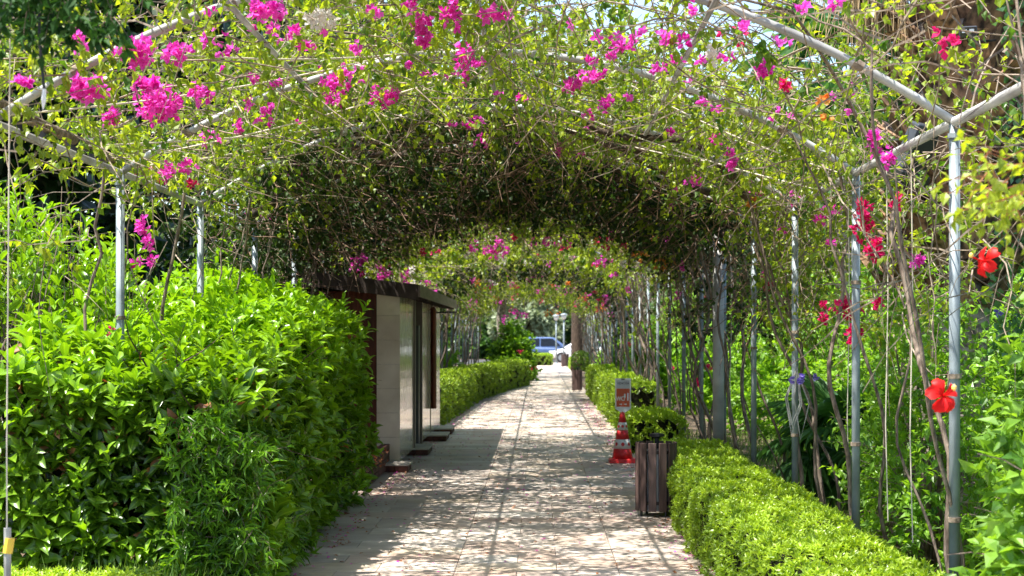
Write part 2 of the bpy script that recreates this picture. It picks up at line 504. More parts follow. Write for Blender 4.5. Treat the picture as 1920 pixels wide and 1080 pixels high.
path = MB()
ys = np.arange(3, 97, 1.0)
vs = []
for y in ys:
    vs += [(edge_l(y) - .25, y, -.012), (edge_r(y) + .12, y, -.012)]
path.add(vs, [(2 * i, 2 * i + 1, 2 * i + 3, 2 * i + 2) for i in range(len(ys) - 1)])
path_o = path.build('path', M['joint'], kind='structure')
MB().add([(-40, 92, -.004), (40, 92, -.004), (40, 108, -.004), (-40, 108, -.004)], [(0, 1, 2, 3)]).build('car_park', M['asphalt'], kind='structure')

SLC = [(.60, .52, .45), (.64, .57, .51), (.54, .46, .40), (.59, .47, .40), (.60, .51, .41), (.50, .44, .40), (.64, .59, .53), (.55, .48, .42)]
slab_meshes = {}


def slab_geo(wd, dp, th=.02):
    x, y = wd / 2, dp / 2; b = .004
    v = np.array([(-x, -y, -th), (x, -y, -th), (x, y, -th), (-x, y, -th), (-x, -y, -b), (x, -y, -b), (x, y, -b), (-x, y, -b),
                  (-x + b, -y + b, 0), (x - b, -y + b, 0), (x - b, y - b, 0), (-x + b, y - b, 0)], float)
    f = []
    for k in range(4):
        j = (k + 1) % 4
        f += [(k, j, 4 + j, 4 + k), (4 + k, 4 + j, 8 + j, 8 + k)]
    f.append((8, 9, 10, 11))
    return v, np.array(f)


nsl = 0
rest = []
crs = .40
y = 4.0
row = 0
while y < 95:
    cuts = [edge_l(y) - .22]
    if y < 44:
        for a_, b_ in ((edge_l(y) - .22, -.587), (-.587, .56), (.56, edge_r(y) + .1)):
            n_ = max(1, round((b_ - a_) / .58))
            if n_ == 2:
                cuts.append((a_ + b_) / 2 + (.14 if row % 2 else -.14) * 1.0)
            cuts.append(b_)
    else:
        a_, b_ = edge_l(y) - .2, edge_r(y) + .1
        n_ = max(2, round((b_ - a_) / .6))
        cuts += [a_ + (b_ - a_) * k / n_ for k in range(1, n_ + 1)]
    for a_, b_ in zip(cuts[:-1], cuts[1:]):
        wd = round((b_ - a_) - .004, 3); key = (wd, random.randrange(8))
        c_ = (a_ + b_) / 2
        dz = random.uniform(-.0015, .0015)
        if 9.8 <= y and nsl < 300:
            if key not in slab_meshes:
                v, f = slab_geo(wd, crs - .004)
                slab_meshes[key] = np_mesh('slab', [(v, f, np.tile(np.array(SLC[key[1]]), (len(v), 1)))], M['slab'])
            o = link('slab', slab_meshes[key], path_o, (c_, y + crs / 2, .008 + dz))
            nsl += 1
        else:
            v, f = slab_geo(wd, crs - .004)
            rest.append((v + np.array([c_, y + crs / 2, .008 + dz]), f, np.tile(np.array(SLC[key[1]]), (len(v), 1))))
    y += crs; row += 1
link('slabs', np_mesh('slabs', rest, M['slab']), path_o, kind='stuff')

# ------------------------------------------------------------------ pergola
CX, HW, EZ, RISE, BAY = -0.335, 2.435, 2.73, 0.80, 2.43
Y0 = 7.81 - 2 * BAY
NARCH = 29


def vault(t, y, off=0.0):
    """arch coordinate t (beyond +-1 it runs down the side), depth y, offset outward"""
    t = np.asarray(t, float); y = np.asarray(y, float)
    tc = np.clip(t, -1, 1)
    x = CX + HW * tc; z = EZ + RISE * (1 - tc ** 2)
    nx = 2 * RISE * tc / HW; nz = np.ones_like(nx)
    ln = np.sqrt(nx ** 2 + 1)
    side = np.abs(t) > 1
    nx = np.where(side, np.sign(t), nx / ln); nz = np.where(side, 0.1, nz / ln)
    z = np.where(side, EZ - (np.abs(t) - 1) * 2.4, z)
    return np.stack([x + nx * off, y + 0 * x, z + nz * off], -1)


def hit(px, py, off=0.0):
    prev = None
    for d in np.arange(6, 90, .1):
        p = at(px, py, d)
        t = (p.x - CX) / HW
        if abs(t) >= 1.0:
            return Vector((CX + math.copysign(HW, t), d, p.z))
        zz = EZ + RISE * (1 - t * t) + off
        if p.z >= zz:
            return p
    return at(px, py, 40)


perg = empty('pergola', (CX, 0, 0), 'long arched grey pipe pergola spanning the paved path with vines on it', 'pergola')
P0_ = Vector((CX, 0, 0))
arch_me = None
for i in range(NARCH):
    y = Y0 + i * BAY
    if arch_me is None:
        ts = np.linspace(-1, 1, 25)
        mb = MB().tube([vault(t, 0) - np.array([CX, 0, 0]) for t in ts], .023, 8)
        o = mb.build('arch', M['pipe'], perg, smooth=True, loc=(0, y, 0)); arch_me = o.data
        bar = MB().tube([(0, 0, 0), (0, 0, EZ + .01)], .028, 10).build('post', M['galv'], perg, smooth=True, loc=(HW, y, 0)); post_me = bar.data
        link('post', post_me, perg, (-HW, y, 0))
    else:
        link('arch', arch_me, perg, (0, y, 0))
        for s_ in (-1, 1):
            link('post', post_me, perg, (s_ * HW, y, 0))
yend = Y0 + (NARCH - 1) * BAY
for t in (-1, -.5, 0, .5, 1):
    p = vault(t, 0, -.03 if abs(t) < 1 else 0)
    MB().tube([(p[0] - CX, Y0, p[2]), (p[0] - CX, yend, p[2])], (.026 if abs(t) == 1 else .016), 8).build('beam', M['pipe'], perg, smooth=True)
# ties of wire wrapped where pipes cross
for i in range(2, 7):
    for t in (-.5, 0, .5, -.82, .8):
        c = vault(t, Y0 + i * BAY)
        a = .10 * np.array([1, 0, -2 * RISE * t / HW])
        MB().tube([Vector(c - a * .25) - P0_, Vector(c + a * .25) - P0_], .029, 8).build('wire_tie', M['twig'], perg)
# fittings on the near posts: clamps, wire wraps and footings
for i in range(2, 9):
    for s_ in (-1, 1):
        for z_ in (EZ - .07, random.uniform(1.2, 2.2), random.uniform(.7, 1.6)):
            MB().tube([(s_ * HW, Y0 + i * BAY, z_ - .012), (s_ * HW, Y0 + i * BAY, z_ + .012)], .036, 10).build('clamp', M['twig'] if z_ < 2.3 else M['galv'], perg)
        MB().box((s_ * HW, Y0 + i * BAY, .02), (.18, .18, .05)).build('footing', M['joint'], perg)
# cords strung between arches
cords = [((-1.0, 1), (-.28, 2)), ((-.95, 2), (-.1, 2.4)), ((-1, 2), (-.45, 3)), ((-.98, 1.6), (-.2, 3.1)), ((-.62, 3), (.05, 3.2)), ((-.3, 4), (.35, 4.0)),
         ((.2, 3), (1, 2.6)), ((.55, 2), (1, 3.2)), ((.4, 2.3), (.98, 2.2)), ((.3, 4), (.9, 4.2)), ((-.8, 3), (-.1, 4)), ((.62, 1.9), (1.0, 2.9)), ((-.7, 1.2), (-.1, 2.0)), ((.1, 3.3), (.8, 3.0))]
for (t0, i0), (t1, i1) in cords:
    a = Vector(vault(t0, Y0 + (i0 + 1) * BAY, .03)); b = Vector(vault(t1, Y0 + (i1 + 1) * BAY, .03))
    pts = [a.lerp(b, k / 6) - Vector((0, 0, .05 * math.sin(math.pi * k / 6))) - P0_ for k in range(7)]
    MB().tube(pts, .0055, 5).build('cord', M['cord'], perg)
# thicker pole inside the right row
tp = at(1347, 830, 16.9)
pl = empty('thick_pole', (tp.x, 16.9, 0), 'thickest pale grey pole, rising from the right-hand hedge behind the slatted bin', 'pole')
MB().tube([(0, 0, 0), (0, 0, 2.75)], .062, 14).build('shaft', M['pipe'], pl, smooth=True)
MB().lathe([(.066, 0), (.066, .05), (.0, .06)], (0, 0, 2.72), 14).build('cap', M['pipe'], pl)

# ------------------------------------------------------------------ climbing vines
ORD = ['zeroth', 'first', 'second', 'third', 'fourth', 'fifth', 'sixth', 'seventh', 'eighth', 'ninth', 'tenth', 'eleventh', 'twelfth']


def flower_cluster(P, rad, n, mat, size=.036, parent=None, name='flower_cluster', n_br=3):
    P = np.array(P)
    c = norm(rnd(n)) * rng.uniform(0, 1, (n, 1)) ** .5 * np.array(random.choice([(1, .7, .55), (.6, .7, 1.1), (.95, .6, .7)])) * rad + P
    ax = norm((c - P) / rad + rnd(n, .5) + np.array([0, -.3, .1]))
    ref = norm(rnd(n)); U = norm(np.cross(ax, ref)); W_ = np.cross(ax, U)
    ch = []
    tt = np.clip(rng.normal(.5, .3, n), 0, 1)
    for k in range(n_br):
        a = k * 2 * math.pi / n_br + rng.uniform(-.3, .3, n)
        out = np.cos(a)[:, None] * U + np.sin(a)[:, None] * W_
        d = ax * .75 + out
        L = size * rng.uniform(.75, 1.2, n)
        ch.append(leaves(c, d, ax - out * .6, L, L * .85, tt, 'bract'))
    me = np_mesh(name, [shift(x, parent.location if parent else (0, 0, 0)) for x in ch], mat)
    return link(name, me, parent, kind='stuff')


def lai(y):
    # leaf layers over the pergola along its length
    return float(np.interp(y, [3, 6, 8, 11, 13, 15, 17, 22.0, 26, 33.0, 35, 43, 45, 60, 80], [0, .5, 1.1, 1.5, 2.3, 4.2, 5.2, 5.2, 1.0, 1.0, 2.6, 2.8, 1.5, 1.4, 1.4]))


def walk(a, b, n, amp):
    amp *= 1.5
    a = Vector(a); b = Vector(b); out = []
    ph = [random.uniform(0, 6.28) for _ in range(6)]
    for k in range(n):
        u = k / (n - 1); e = math.sin(math.pi * min(1, u * 1.2 + .02)) if u < .8 else .7
        out.append(a.lerp(b, u) + amp * Vector((math.sin(5 * u + ph[0]) + .5 * math.sin(13 * u + ph[1]), math.sin(4 * u + ph[2]) + .5 * math.sin(11 * u + ph[3]), .3 * math.sin(8 * u + ph[4]))) * (e if k else .3))
    return out


def vine(y0, y1, side, label, stems, group='bougainvillea vines over the pergola'):
    yc = (y0 + y1) / 2; ln = y1 - y0
    X = CX + side * HW
    root = empty('bougainvillea_vine', (X + side * .12, yc, 0), label, 'vine', group)
    O = np.array(root.location)
    far = yc > 30
    # trunks: every stem its own mesh
    for k in range(stems):
        sy = random.uniform(y0, y1) if k else (y1 - .25 if (side < 0 and yc < 10) else y0 + .15)
        a = (X + side * random.uniform(-.05, .45), sy, -.02)
        top = vault(side * random.uniform(.80, .98), sy + random.uniform(-.5, .7), random.uniform(-.02, .08))
        pts = walk(a, top, 18, random.uniform(.035, .1))
        e = Vector(vault(side * random.uniform(-.2, .5), sy + random.uniform(-.9, .9), random.uniform(.03, .12)))
        mid = Vector(vault(side * .65, (sy + e.y) / 2, .1))
        pts += [(pts[-1].lerp(mid, u) + Vector((0, random.uniform(-.03, .03), random.uniform(0, .04)))) for u in (.33, .66, 1)]
        pts += [mid.lerp(e, u) + Vector((0, random.uniform(-.04, .04), random.uniform(0, .05))) for u in (.33, .66, 1)]
        r0 = random.uniform(.008, .024) if not far else random.uniform(.015, .04)
        rs = [r0 * (1 - .028 * j) * random.uniform(.85, 1.15) for j in range(len(pts))]
        MB().tube([p - Vector(O) for p in pts], rs, 6).build('trunk', M['bark'], root, smooth=True)
    if 13 < yc < 27:
        # old dark limbs bowed over under the leaves
        for k in range(4):
            a0 = side * random.uniform(.75, 1.0); a1 = -side * random.uniform(-.1, .5); sy = random.uniform(y0, y1); ey = sy + random.uniform(-1.3, 1.3)
            pts = [Vector(vault(a0 + (a1 - a0) * u, sy + (ey - sy) * u + .12 * math.sin(7 * u + k), -.03 + .07 * math.sin(9 * u + 2 * k))) - Vector(O) for u in np.linspace(0, 1, 12)]
            r0 = random.uniform(.018, .042)
            MB().tube(pts, [r0 * (1 - .05 * j) for j in range(12)], 6).build('limb', M['darkbark'], root, smooth=True)
    L = lai(yc) * (.28 if side > 0 and yc < 9 else .62 if side > 0 and yc < 11 else 1)
    leaf = .060 if yc < 14 else (.078 if yc < 28 else .11)
    area = ln * 2.8
    nleaf = L * area / (leaf * leaf * .62 * .55)
    nl = 10
    n = int(nleaf / nl)
    # clumped start points
    m = n * 3
    t = rng.uniform(-.06, 1.0, m) * side; yy = rng.uniform(y0, y1, m)
    # part of the growth hangs down the side
    hang = rng.uniform(0, 1, m) < ((.14 if yc < 14 else .05) if side > 0 else .09 if yc > 14 else .02)
    t = np.where(hang, side * (1 + rng.uniform(0, 1, m) ** 1.6 * (.45 if side > 0 else .32)), t)
    off = np.abs(rng.normal(.0, .20, m)) * np.where(rng.uniform(0, 1, m) < (.10 if yc < 14 else .16), -.6, 1) + (.10 if yc < 14 else .06)
    P = vault(t, yy, off)
    wgt = clump(P, 2.6, 3) * .6 + clump(P, 6.0, 5) * .6
    keep = np.argsort(-(wgt + rng.uniform(0, .9 if L < 1.6 else 1.0, m)))[:n]
    P = P[keep]; t = t[keep]
    D = norm(rnd(n) * np.array([1, 1, .45]) + np.array([side * .15, 0, -.1]))
    if len(P):
        # trailing shoots
        lng = rng.uniform(.2, .55, n)
        tw, lv = twiggy(P, D, lng, nl, leaf, .64, k=3 if yc > 14 else 4, wander=.4, droop=.16, rad=.0028 if yc < 14 else .0038, tint=(.52 if yc < 14 else .35, .3), hang=.45, kind='small' if yc < 14 else 'quad')
        tw = (tw[0], tw[1][::1], None)
        if yc > 14:
            nf_ = len(tw[1]) // n
            tw = (tw[0], tw[1].reshape(n, nf_, 4)[::4].reshape(-1, 4), None)
        link('twigs', np_mesh('twigs', [shift(tw, O)], M['twig']), root, kind='stuff')
        link('foliage', np_mesh('foliage', [shift(lv, O)], M['vine'] if (yc < (15 if side > 0 else 13) or 22.5 < yc < 34 or yc > 44) else M['vine_shade']), root, kind='stuff')
    # shoots that dangle below the arches
    nd = int((1 if yc < 9 and side > 0 else 4 if yc < 11 and side > 0 else 10 if yc < 15 else 7) * ln)
    Pd = vault(rng.uniform(0, 1.0, nd) * side, rng.uniform(y0, y1, nd), rng.uniform(-.06, .06, nd))
    if yc > 6:
        nn = 3; Pd = np.repeat(Pd, nn, 0) + rnd(nd * nn, .05)
        tw, lv = twiggy(Pd, rnd(nd * nn, .45) + np.array([0, 0, -.55]), rng.uniform(.12, .38, nd * nn), 9, leaf, .66, k=4, wander=.3, droop=.2, rad=.0025, tint=(.6, .3), hang=.5, kind='small' if yc < 20 else 'quad')
        link('dangling_shoots', np_mesh('dangling_shoots', [shift(lv, O)], M['vine']), root, kind='stuff')
    # bare tangle of pale stems lying along the vault
    nb = int((44 if yc < 13 else 75 if yc < 26 else 26) * ln)
    t = rng.uniform(-.05, 1.03, nb) * side; yy = rng.uniform(y0, y1, nb)
    P = vault(t, yy, rng.normal(.06 if yc < 13 else .0, .09, nb))
    D = rnd(nb) * np.array([1, 1, .3])
    tw, _ = twiggy(P, D, rng.uniform(.5, 1.3, nb), 0, .05, k=7, wander=.30, droop=.03, rad=.0055)
    t2 = rng.uniform(.9, 1.35, nb // 2) * side
    t2 = t2[:len(t2) if side > 0 or yc > 14 else len(t2) // 5]; n2 = len(t2)
    P2 = vault(t2, rng.uniform(y0, y1, n2), rng.normal(.1, .12, n2))
    tw2, _ = twiggy(P2, rnd(n2) * np.array([.6, 1, .9]) + np.array([0, 0, -.4]), rng.uniform(.4, 1.1, n2), 0, .05, k=6, wander=.4, droop=.06, rad=.0045)
    link('stems', np_mesh('stems', [shift(tw, O), shift(tw2, O)], M['twig'] if yc < 13 or yc > 28 else M['brownstem']), root, kind='stuff')
    return root


VINES = {}
for i in range(1, 11):
    y0 = Y0 + i * BAY
    for s in (-1, 1):
        sd_ = 'left' if s < 0 else 'right'
        if i < 2:
            lab = f'sparse sunlit bougainvillea at the nearest end of the pergola, {sd_} side above the camera'
        else:
            desc = 'sunlit yellow-green bougainvillea with magenta flowers' if i < 5 else 'dense bougainvillea with leaf colour darkened for shade'
            lab = f'{desc}, climbing the {ORD[i - 1]} visible post on the {sd_}'
        stems = (3 if s < 0 else 4) if i > 1 else 1
        if s > 0 and i >= 5: stems = 5
        if s > 0 and 1 < i < 5: stems = 3
        if s < 0 and i <= 2: stems = i - 1
        VINES[(i, s)] = vine(y0, y0 + BAY, s, lab, stems)
segs = [(11, 13), (13, 15), (15, 17), (17, 20), (20, 24), (24, 28)]
fn = ['just beyond the dark stretch of the tunnel', 'over the middle dark band of the tunnel', 'behind the middle dark band of the tunnel',
      'at the front of the bright far archway', 'midway in the bright far archway', 'at the very far end of the pergola']
for k, (a, b) in enumerate(segs):
    for s in (-1, 1):
        VINES[(a, s)] = vine(Y0 + a * BAY, Y0 + b * BAY, s, f'distant bougainvillea {fn[k]}, {"left" if s < 0 else "right"} side', 5 + 2 * (s > 0))


def owner(P):
    i = int((P[1] - Y0) // BAY)
    s = -1 if P[0] < CX else 1
    if i <= 10: return VINES[(max(1, i), s)]
    for a, b in segs:
        if a <= i < b: return VINES[(a, s)]
    return VINES[(24, s)]


FL = [  # px, py, radius px, count, material
    (165, 165, 42, 70, 'magenta'), (300, 195, 60, 120, 'magenta'), (272, 160, 30, 40, 'magenta'), (370, 175, 20, 20, 'magenta'), (210, 222, 22, 20, 'magenta'),
    (255, 95, 50, 60, 'magenta'), (330, 100, 30, 25, 'magenta'), (150, 75, 28, 18, 'magenta'), (42, 155, 14, 8, 'magenta'), (500, 20, 38, 34, 'magenta'),
    (600, 35, 32, 34, 'white_fl'), (575, 85, 20, 10, 'magenta'), (550, 62, 16, 8, 'magenta'), (630, 150, 36, 34, 'magenta'), (620, 180, 20, 12, 'magenta'),
    (720, 180, 34, 44, 'magenta'), (790, 60, 28, 44, 'magenta'), (790, 38, 15, 12, 'magenta'), (870, 110, 34, 46, 'magenta'), (875, 145, 14, 8, 'magenta'),
    (850, 25, 28, 18, 'magenta'), (925, 25, 34, 22, 'magenta'), (770, 10, 22, 12, 'magenta'), (890, 232, 20, 20, 'magenta'), (905, 265, 22, 16, 'magenta'),
    (1070, 160, 22, 30, 'magenta'), (1110, 140, 30, 22, 'magenta'), (1050, 280, 12, 10, 'magenta'), (1090, 293, 8, 4, 'magenta'), (1140, 190, 12, 8, 'magenta'),
    (1165, 85, 24, 12, 'magenta'), (1250, 75, 24, 16, 'magenta'), (1285, 75, 14, 8, 'magenta'), (1340, 100, 18, 14, 'white_fl'), (1430, 130, 16, 12, 'magenta'),
    (1470, 165, 12, 8, 'crimson'), (1370, 298, 18, 22, 'magenta'), (1300, 340, 20, 18, 'magenta'), (1272, 355, 12, 8, 'magenta'), (1257, 388, 9, 10, 'magenta'),
    (1345, 262, 12, 6, 'magenta'), (1505, 15, 10, 6, 'magenta'), (1565, 2, 12, 7, 'magenta'), (350, 310, 24, 16, 'magenta'), (315, 325, 22, 16, 'magenta'), (355, 345, 12, 6, 'crimson'),
    (500, 210, 18, 10, 'magenta'), (440, 240, 16, 8, 'magenta'), (395, 260, 18, 10, 'magenta'), (930, 470, 34, 60, 'magenta'), (885, 462, 14, 16, 'magenta'), (945, 480, 16, 20, 'white_fl'),
    (1055, 455, 18, 14, 'magenta'), (1130, 490, 18, 20, 'magenta'), (1135, 450, 16, 12, 'crimson'), (1060, 465, 10, 8, 'crimson'), (720, 505, 28, 30, 'magenta'),
    (760, 520, 18, 14, 'magenta'), (665, 500, 24, 18, 'magenta'), (815, 545, 16, 14, 'magenta'), (800, 528, 12, 8, 'magenta'), (1200, 480, 24, 10, 'orange_fl'), (1245, 495, 24, 10, 'orange_fl'),
    (1120, 455, 10, 6, 'orange_fl'), (1230, 440, 18, 8, 'orange_fl'), (1408, 382, 11, 10, 'orange_fl'), (965, 538, 12, 12, 'crimson'), (930, 558, 9, 8, 'crimson'), (1065, 545, 14, 14, 'magenta'), (1100, 560, 14, 12, 'crimson'),
    (885, 600, 12, 14, 'magenta'), (947, 597, 9, 12, 'magenta'), (880, 570, 10, 8, 'magenta'), (1075, 572, 12, 10, 'crimson'), (1125, 575, 10, 10, 'crimson'), (1020, 545, 10, 8, 'magenta'),
    (260, 425, 18, 16, 'magenta'), (275, 455, 15, 12, 'magenta'), (250, 490, 12, 8, 'magenta'), (282, 490, 10, 8, 'magenta'), (205, 622, 6, 2, 'crimson'),
    (1640, 265, 26, 20, 'magenta'), (1665, 295, 18, 12, 'magenta'), (1540, 410, 18, 14, 'magenta'), (1560, 395, 18, 10, 'magenta'), (1438, 518, 10, 8, 'magenta'),
    (1625, 418, 40, 40, 'crimson'), (1640, 470, 24, 44, 'crimson'), (1625, 385, 18, 16, 'crimson'), (1685, 378, 14, 12, 'crimson'), (1595, 580, 34, 46, 'crimson'), (1603, 628, 22, 26, 'crimson'),
    (1655, 570, 10, 8, 'crimson'), (1552, 572, 10, 7, 'crimson'), (1548, 597, 8, 8, 'crimson'), (1560, 455, 10, 6, 'magenta'), (1470, 430, 8, 5, 'magenta'), (1720, 490, 10, 8, 'magenta'),
    (1545, 190, 16, 6, 'orange_fl'), (1550, 225, 12, 4, 'orange_fl'), (1270, 555, 9, 8, 'magenta'), (1180, 540, 10, 6, 'magenta'), (1250, 450, 8, 6, 'magenta'),
]
for _ in range(34):
    FL.append((random.uniform(860, 1160), random.uniform(522, 590), random.uniform(5, 12), random.randint(6, 14), random.choice(['magenta', 'magenta', 'crimson', 'orange_fl'])))
for _ in range(26):
    FL.append((random.uniform(660, 1330), random.uniform(440, 545), random.uniform(5, 12), random.randint(5, 12), random.choice(['magenta', 'magenta', 'crimson', 'white_fl'])))
for _ in range(50):
    FL.append((random.uniform(380, 1400), random.uniform(5, 260), random.uniform(5, 14), random.randint(2, 7), 'magenta'))
for px, py, rp, n_, mt in FL:
    P = hit(px, py, -.16)
    if P.y > 20: P = hit(px, py, -.34)
    rad = rp / F * P.y * (.85 if rp > 18 else 1)
    k = 1.0 if P.y < 14 else max(.55, 14 / P.y) * 1.6
    flower_cluster(P, rad, int(n_ * 1.15), M[mt], .038 if P.y < 20 else .055, owner(P))
# scattered single blossoms on top of the vault
for i in list(VINES):
    v = VINES[i]; yc = v.location.y
    nn = 26 if yc < 15 else (5 if yc < 27 else 22 if yc < 33 else 9 if yc < 44 else 40)
    s = i[1]
    for rep in range(max(1, nn // 6)):
        t = s * random.uniform(0, 1.05); ln_ = BAY if i[0] <= 10 else 5
        P = vault(t, yc + random.uniform(-ln_ / 2, ln_ / 2), random.uniform(-.12, .25))
        flower_cluster(P, .13 if yc < 30 else .25, 6, M['magenta' if random.random() < .75 else 'crimson'], .04 if yc < 20 else .06, v)

# ------------------------------------------------------------------ big laurel hedge (left)
def box_surface(n, x0, x1, y0, y1, zf, wts, depth=.10, bow=.0):
    """points + outward normals on top / front (low y) / right / left sides of a hedge with top height zf(x,y)"""
    w_ = np.array(wts, float); w_ /= w_.sum()
    k = rng.choice(4, n, p=w_)
    x = rng.uniform(x0, x1, n); y = rng.uniform(y0, y1, n)
    u = rng.uniform(0, 1, n)
    x = np.where(k == 2, x1, np.where(k == 3, x0, x)); y = np.where(k == 1, y0, y)
    zt = zf(x, y); z = np.where(k == 0, zt, u * zt + .02)
    N = np.zeros((n, 3)); N[k == 0, 2] = 1; N[k == 1, 1] = -1; N[k == 2, 0] = 1; N[k == 3, 0] = -1
    P = np.stack([x, y, z], 1)
    P[:, 1] += np.where(k == 1, -bow * np.sin(np.pi * u), 0); P[:, 0] += np.where(k == 2, bow * np.sin(np.pi * np.clip(1 - u, 0, 1)), 0)
    # rounded shoulders
    c = np.array([(x0 + x1) / 2, (y0 + y1) / 2, 0])
    P = P - N * np.abs(rng.normal(0, depth, (n, 1)))
    return P, N, k


def laurel_top(x, y):
    u = np.clip((-1.75 - x) / 1.5, 0, 1)
    return (1.47 + (y - 9.35) * (.055 + .065 * u) + .06 * np.sin(x * 2.6 + 1 + y) + .05 * np.sin(y * 2.3 + x)
            - .16 * np.clip(10.0 - y, 0, .65) * 1.2 - .10 * np.clip(x + 1.95, 0, .25) * 4)


hx0, hx1, hy0, hy1 = -3.32, -1.80, 9.35, 15.6
hedge = empty('laurel_hedge', ((hx0 + hx1) / 2, (hy0 + hy1) / 2, 0), 'tall broad-leaved glossy green hedge filling the left of the path', 'hedge')
O = np.array(hedge.location)
chs = []
A_ = []
P, N, k = box_surface(2500, hx0, hx1, hy0, hy1, laurel_top, (9.5, 3.4, 7.0, .5), .09, .05)
ax = norm(N * np.where(k == 0, 1.0, .75)[:, None] + np.array([0, 0, .6]) + rnd(len(P), .28))
cl = clump(P, 2.2, 11)
P = P + N * (cl * .16 - .05)[:, None] + ax * np.where(k == 0, rng.uniform(0, 1, len(P)) ** 3 * .16, 0)[:, None]
tint = np.where(k == 0, .80, .28 + .25 * np.clip((P[:, 2] - 1.0) * 2, 0, 1)) + (cl - .5) * .4  # lime young top tinted lighter still for sun, sides darkened for shade
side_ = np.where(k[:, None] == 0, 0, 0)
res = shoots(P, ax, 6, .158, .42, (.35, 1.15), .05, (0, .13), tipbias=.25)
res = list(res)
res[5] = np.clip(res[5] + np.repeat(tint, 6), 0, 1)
arr = list(res)
# leaves nearest to the camera become parts of their own
dist = arr[0][:, 1] + np.where(arr[0][:, 0] > -1.7, 0, 0) + rng.uniform(0, .15, len(arr[0]))
vis = (arr[0][:, 1] < 9.6) & (arr[0][:, 2] > .3)
score = dist - arr[3] * 6
order = np.argsort(np.where(vis, score, 99))[:300]
mask = np.ones(len(dist), bool); mask[order] = False
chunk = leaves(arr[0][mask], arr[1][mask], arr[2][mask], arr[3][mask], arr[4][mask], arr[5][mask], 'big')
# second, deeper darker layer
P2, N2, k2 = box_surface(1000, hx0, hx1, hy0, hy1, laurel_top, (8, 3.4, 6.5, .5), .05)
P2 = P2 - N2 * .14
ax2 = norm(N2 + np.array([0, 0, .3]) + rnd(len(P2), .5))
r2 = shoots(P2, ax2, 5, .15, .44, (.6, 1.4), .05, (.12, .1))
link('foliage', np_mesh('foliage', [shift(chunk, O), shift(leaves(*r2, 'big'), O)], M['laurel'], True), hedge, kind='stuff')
lm = []
for q in range(6):
    v, f, c = leaves(np.zeros((1, 3)), np.array([[0, 1., 0]]), np.array([[0, 0, 1.]]), 1.0, .42 + .02 * q, np.array([.12 + .16 * q]), 'big')
    lm.append(np_mesh('leaf', [(v, f, c)], M['laurel'], True))
for j in order:
    D = Vector(arr[1][j]).normalized(); N_ = Vector(arr[2][j]); N_ = (N_ - N_.dot(D) * D).normalized(); S = D.cross(N_)
    o = link('leaf', lm[int(np.clip((arr[5][j]) * 6, 0, 5))], hedge)
    m = Matrix((S, D, N_)).transposed().to_4x4()
    o.matrix_local = Matrix.Translation(Vector(arr[0][j] - O)) @ m @ Matrix.Scale(float(arr[3][j]), 4)
P3, N3, k3 = box_surface(170, hx0, hx1, hy0, hy1, laurel_top, (3, 5, 3, .5), .03)
r3 = shoots(P3, norm(N3 + rnd(170, .6)), 2, .13, .42, (.6, 1.6), .03, (.5, .3))
link('withered_leaves', np_mesh('withered_leaves', [shift(leaves(*r3, 'big'), O)], M['rust'], True), hedge, kind='stuff')
P4, N4, k4 = box_surface(120, hx0, hx1, hy0, hy1, laurel_top, (5, 3, 3, .5), .02)
r4 = [shoots(P4 + norm(N4 * .5 + np.array([0, 0, .9])) * .07 * q, norm(N4 * .5 + rnd(120, .12) + np.array([0, 0, .9])), 3, .135, .36, (.5, .9), .02, (.9, .1)) for q in range(1, 4)]
link('young_shoots', np_mesh('young_shoots', [shift(leaves(*q, 'big'), O) for q in r4], M['laurel'], True), hedge, kind='stuff')
# stems, and a near-black solid core for the shade inside
st_ = rng.uniform(0, 1, (900, 3)) * np.array([hx1 - hx0 - .2, hy1 - hy0 - .2, 1.25]) + np.array([hx0 + .1, hy0 + .1, .1])
tw, _ = twiggy(st_, rnd(900, .4) + np.array([0, -.3, .9]), rng.uniform(.2, .6, 900), 0, .1, rad=.006)
link('twigs', np_mesh('twigs', [shift(tw, O)], M['darkbark']), hedge, kind='stuff')
MB().box((0, 0, .72), (hx1 - hx0 - .5, hy1 - hy0 - .55, 1.36)).build('core', M['shade_core'], hedge, bevel=.1)

# narrow-leaved shoots at the right foot of the hedge
ol = empty('narrow_leaved_shrub', (-1.92, 10.2, 0), 'drooping narrow-leaved shrub at the near right foot of the tall hedge, beside the path', 'shrub')
n_ = 420
yy = rng.uniform(9.2, 11.8, n_); zz = rng.uniform(.02, 1.15, n_) * np.clip(1.25 - abs(yy - 9.8) * .35, .3, 1)
P = np.stack([-1.86 - np.clip(zz - .3, 0, 1) * .10 + rng.normal(0, .05, n_), yy, zz], 1)
D = np.stack([rng.uniform(.05, .4, n_), rng.uniform(-.8, .1, n_), rng.uniform(-.1, .9, n_)], 1)
front = rng.uniform(0, 1, n_) < .4
P[front] = np.stack([rng.uniform(-2.2, -1.65, front.sum()), 9.28 + rng.normal(0, .04, front.sum()), zz[front]], 1)
D[front, 1] -= .5
tw, lv = twiggy(P, D, rng.uniform(.12, .3, n_), 12, .105, .17, k=5, wander=.2, droop=.13, rad=.003, tint=(.55, .2), hang=.15)
link('twigs', np_mesh('twigs', [shift(tw, ol.location)], M['bark']), ol, kind='stuff')
link('foliage', np_mesh('foliage', [shift(lv, ol.location)], M['willow']), ol, kind='stuff')

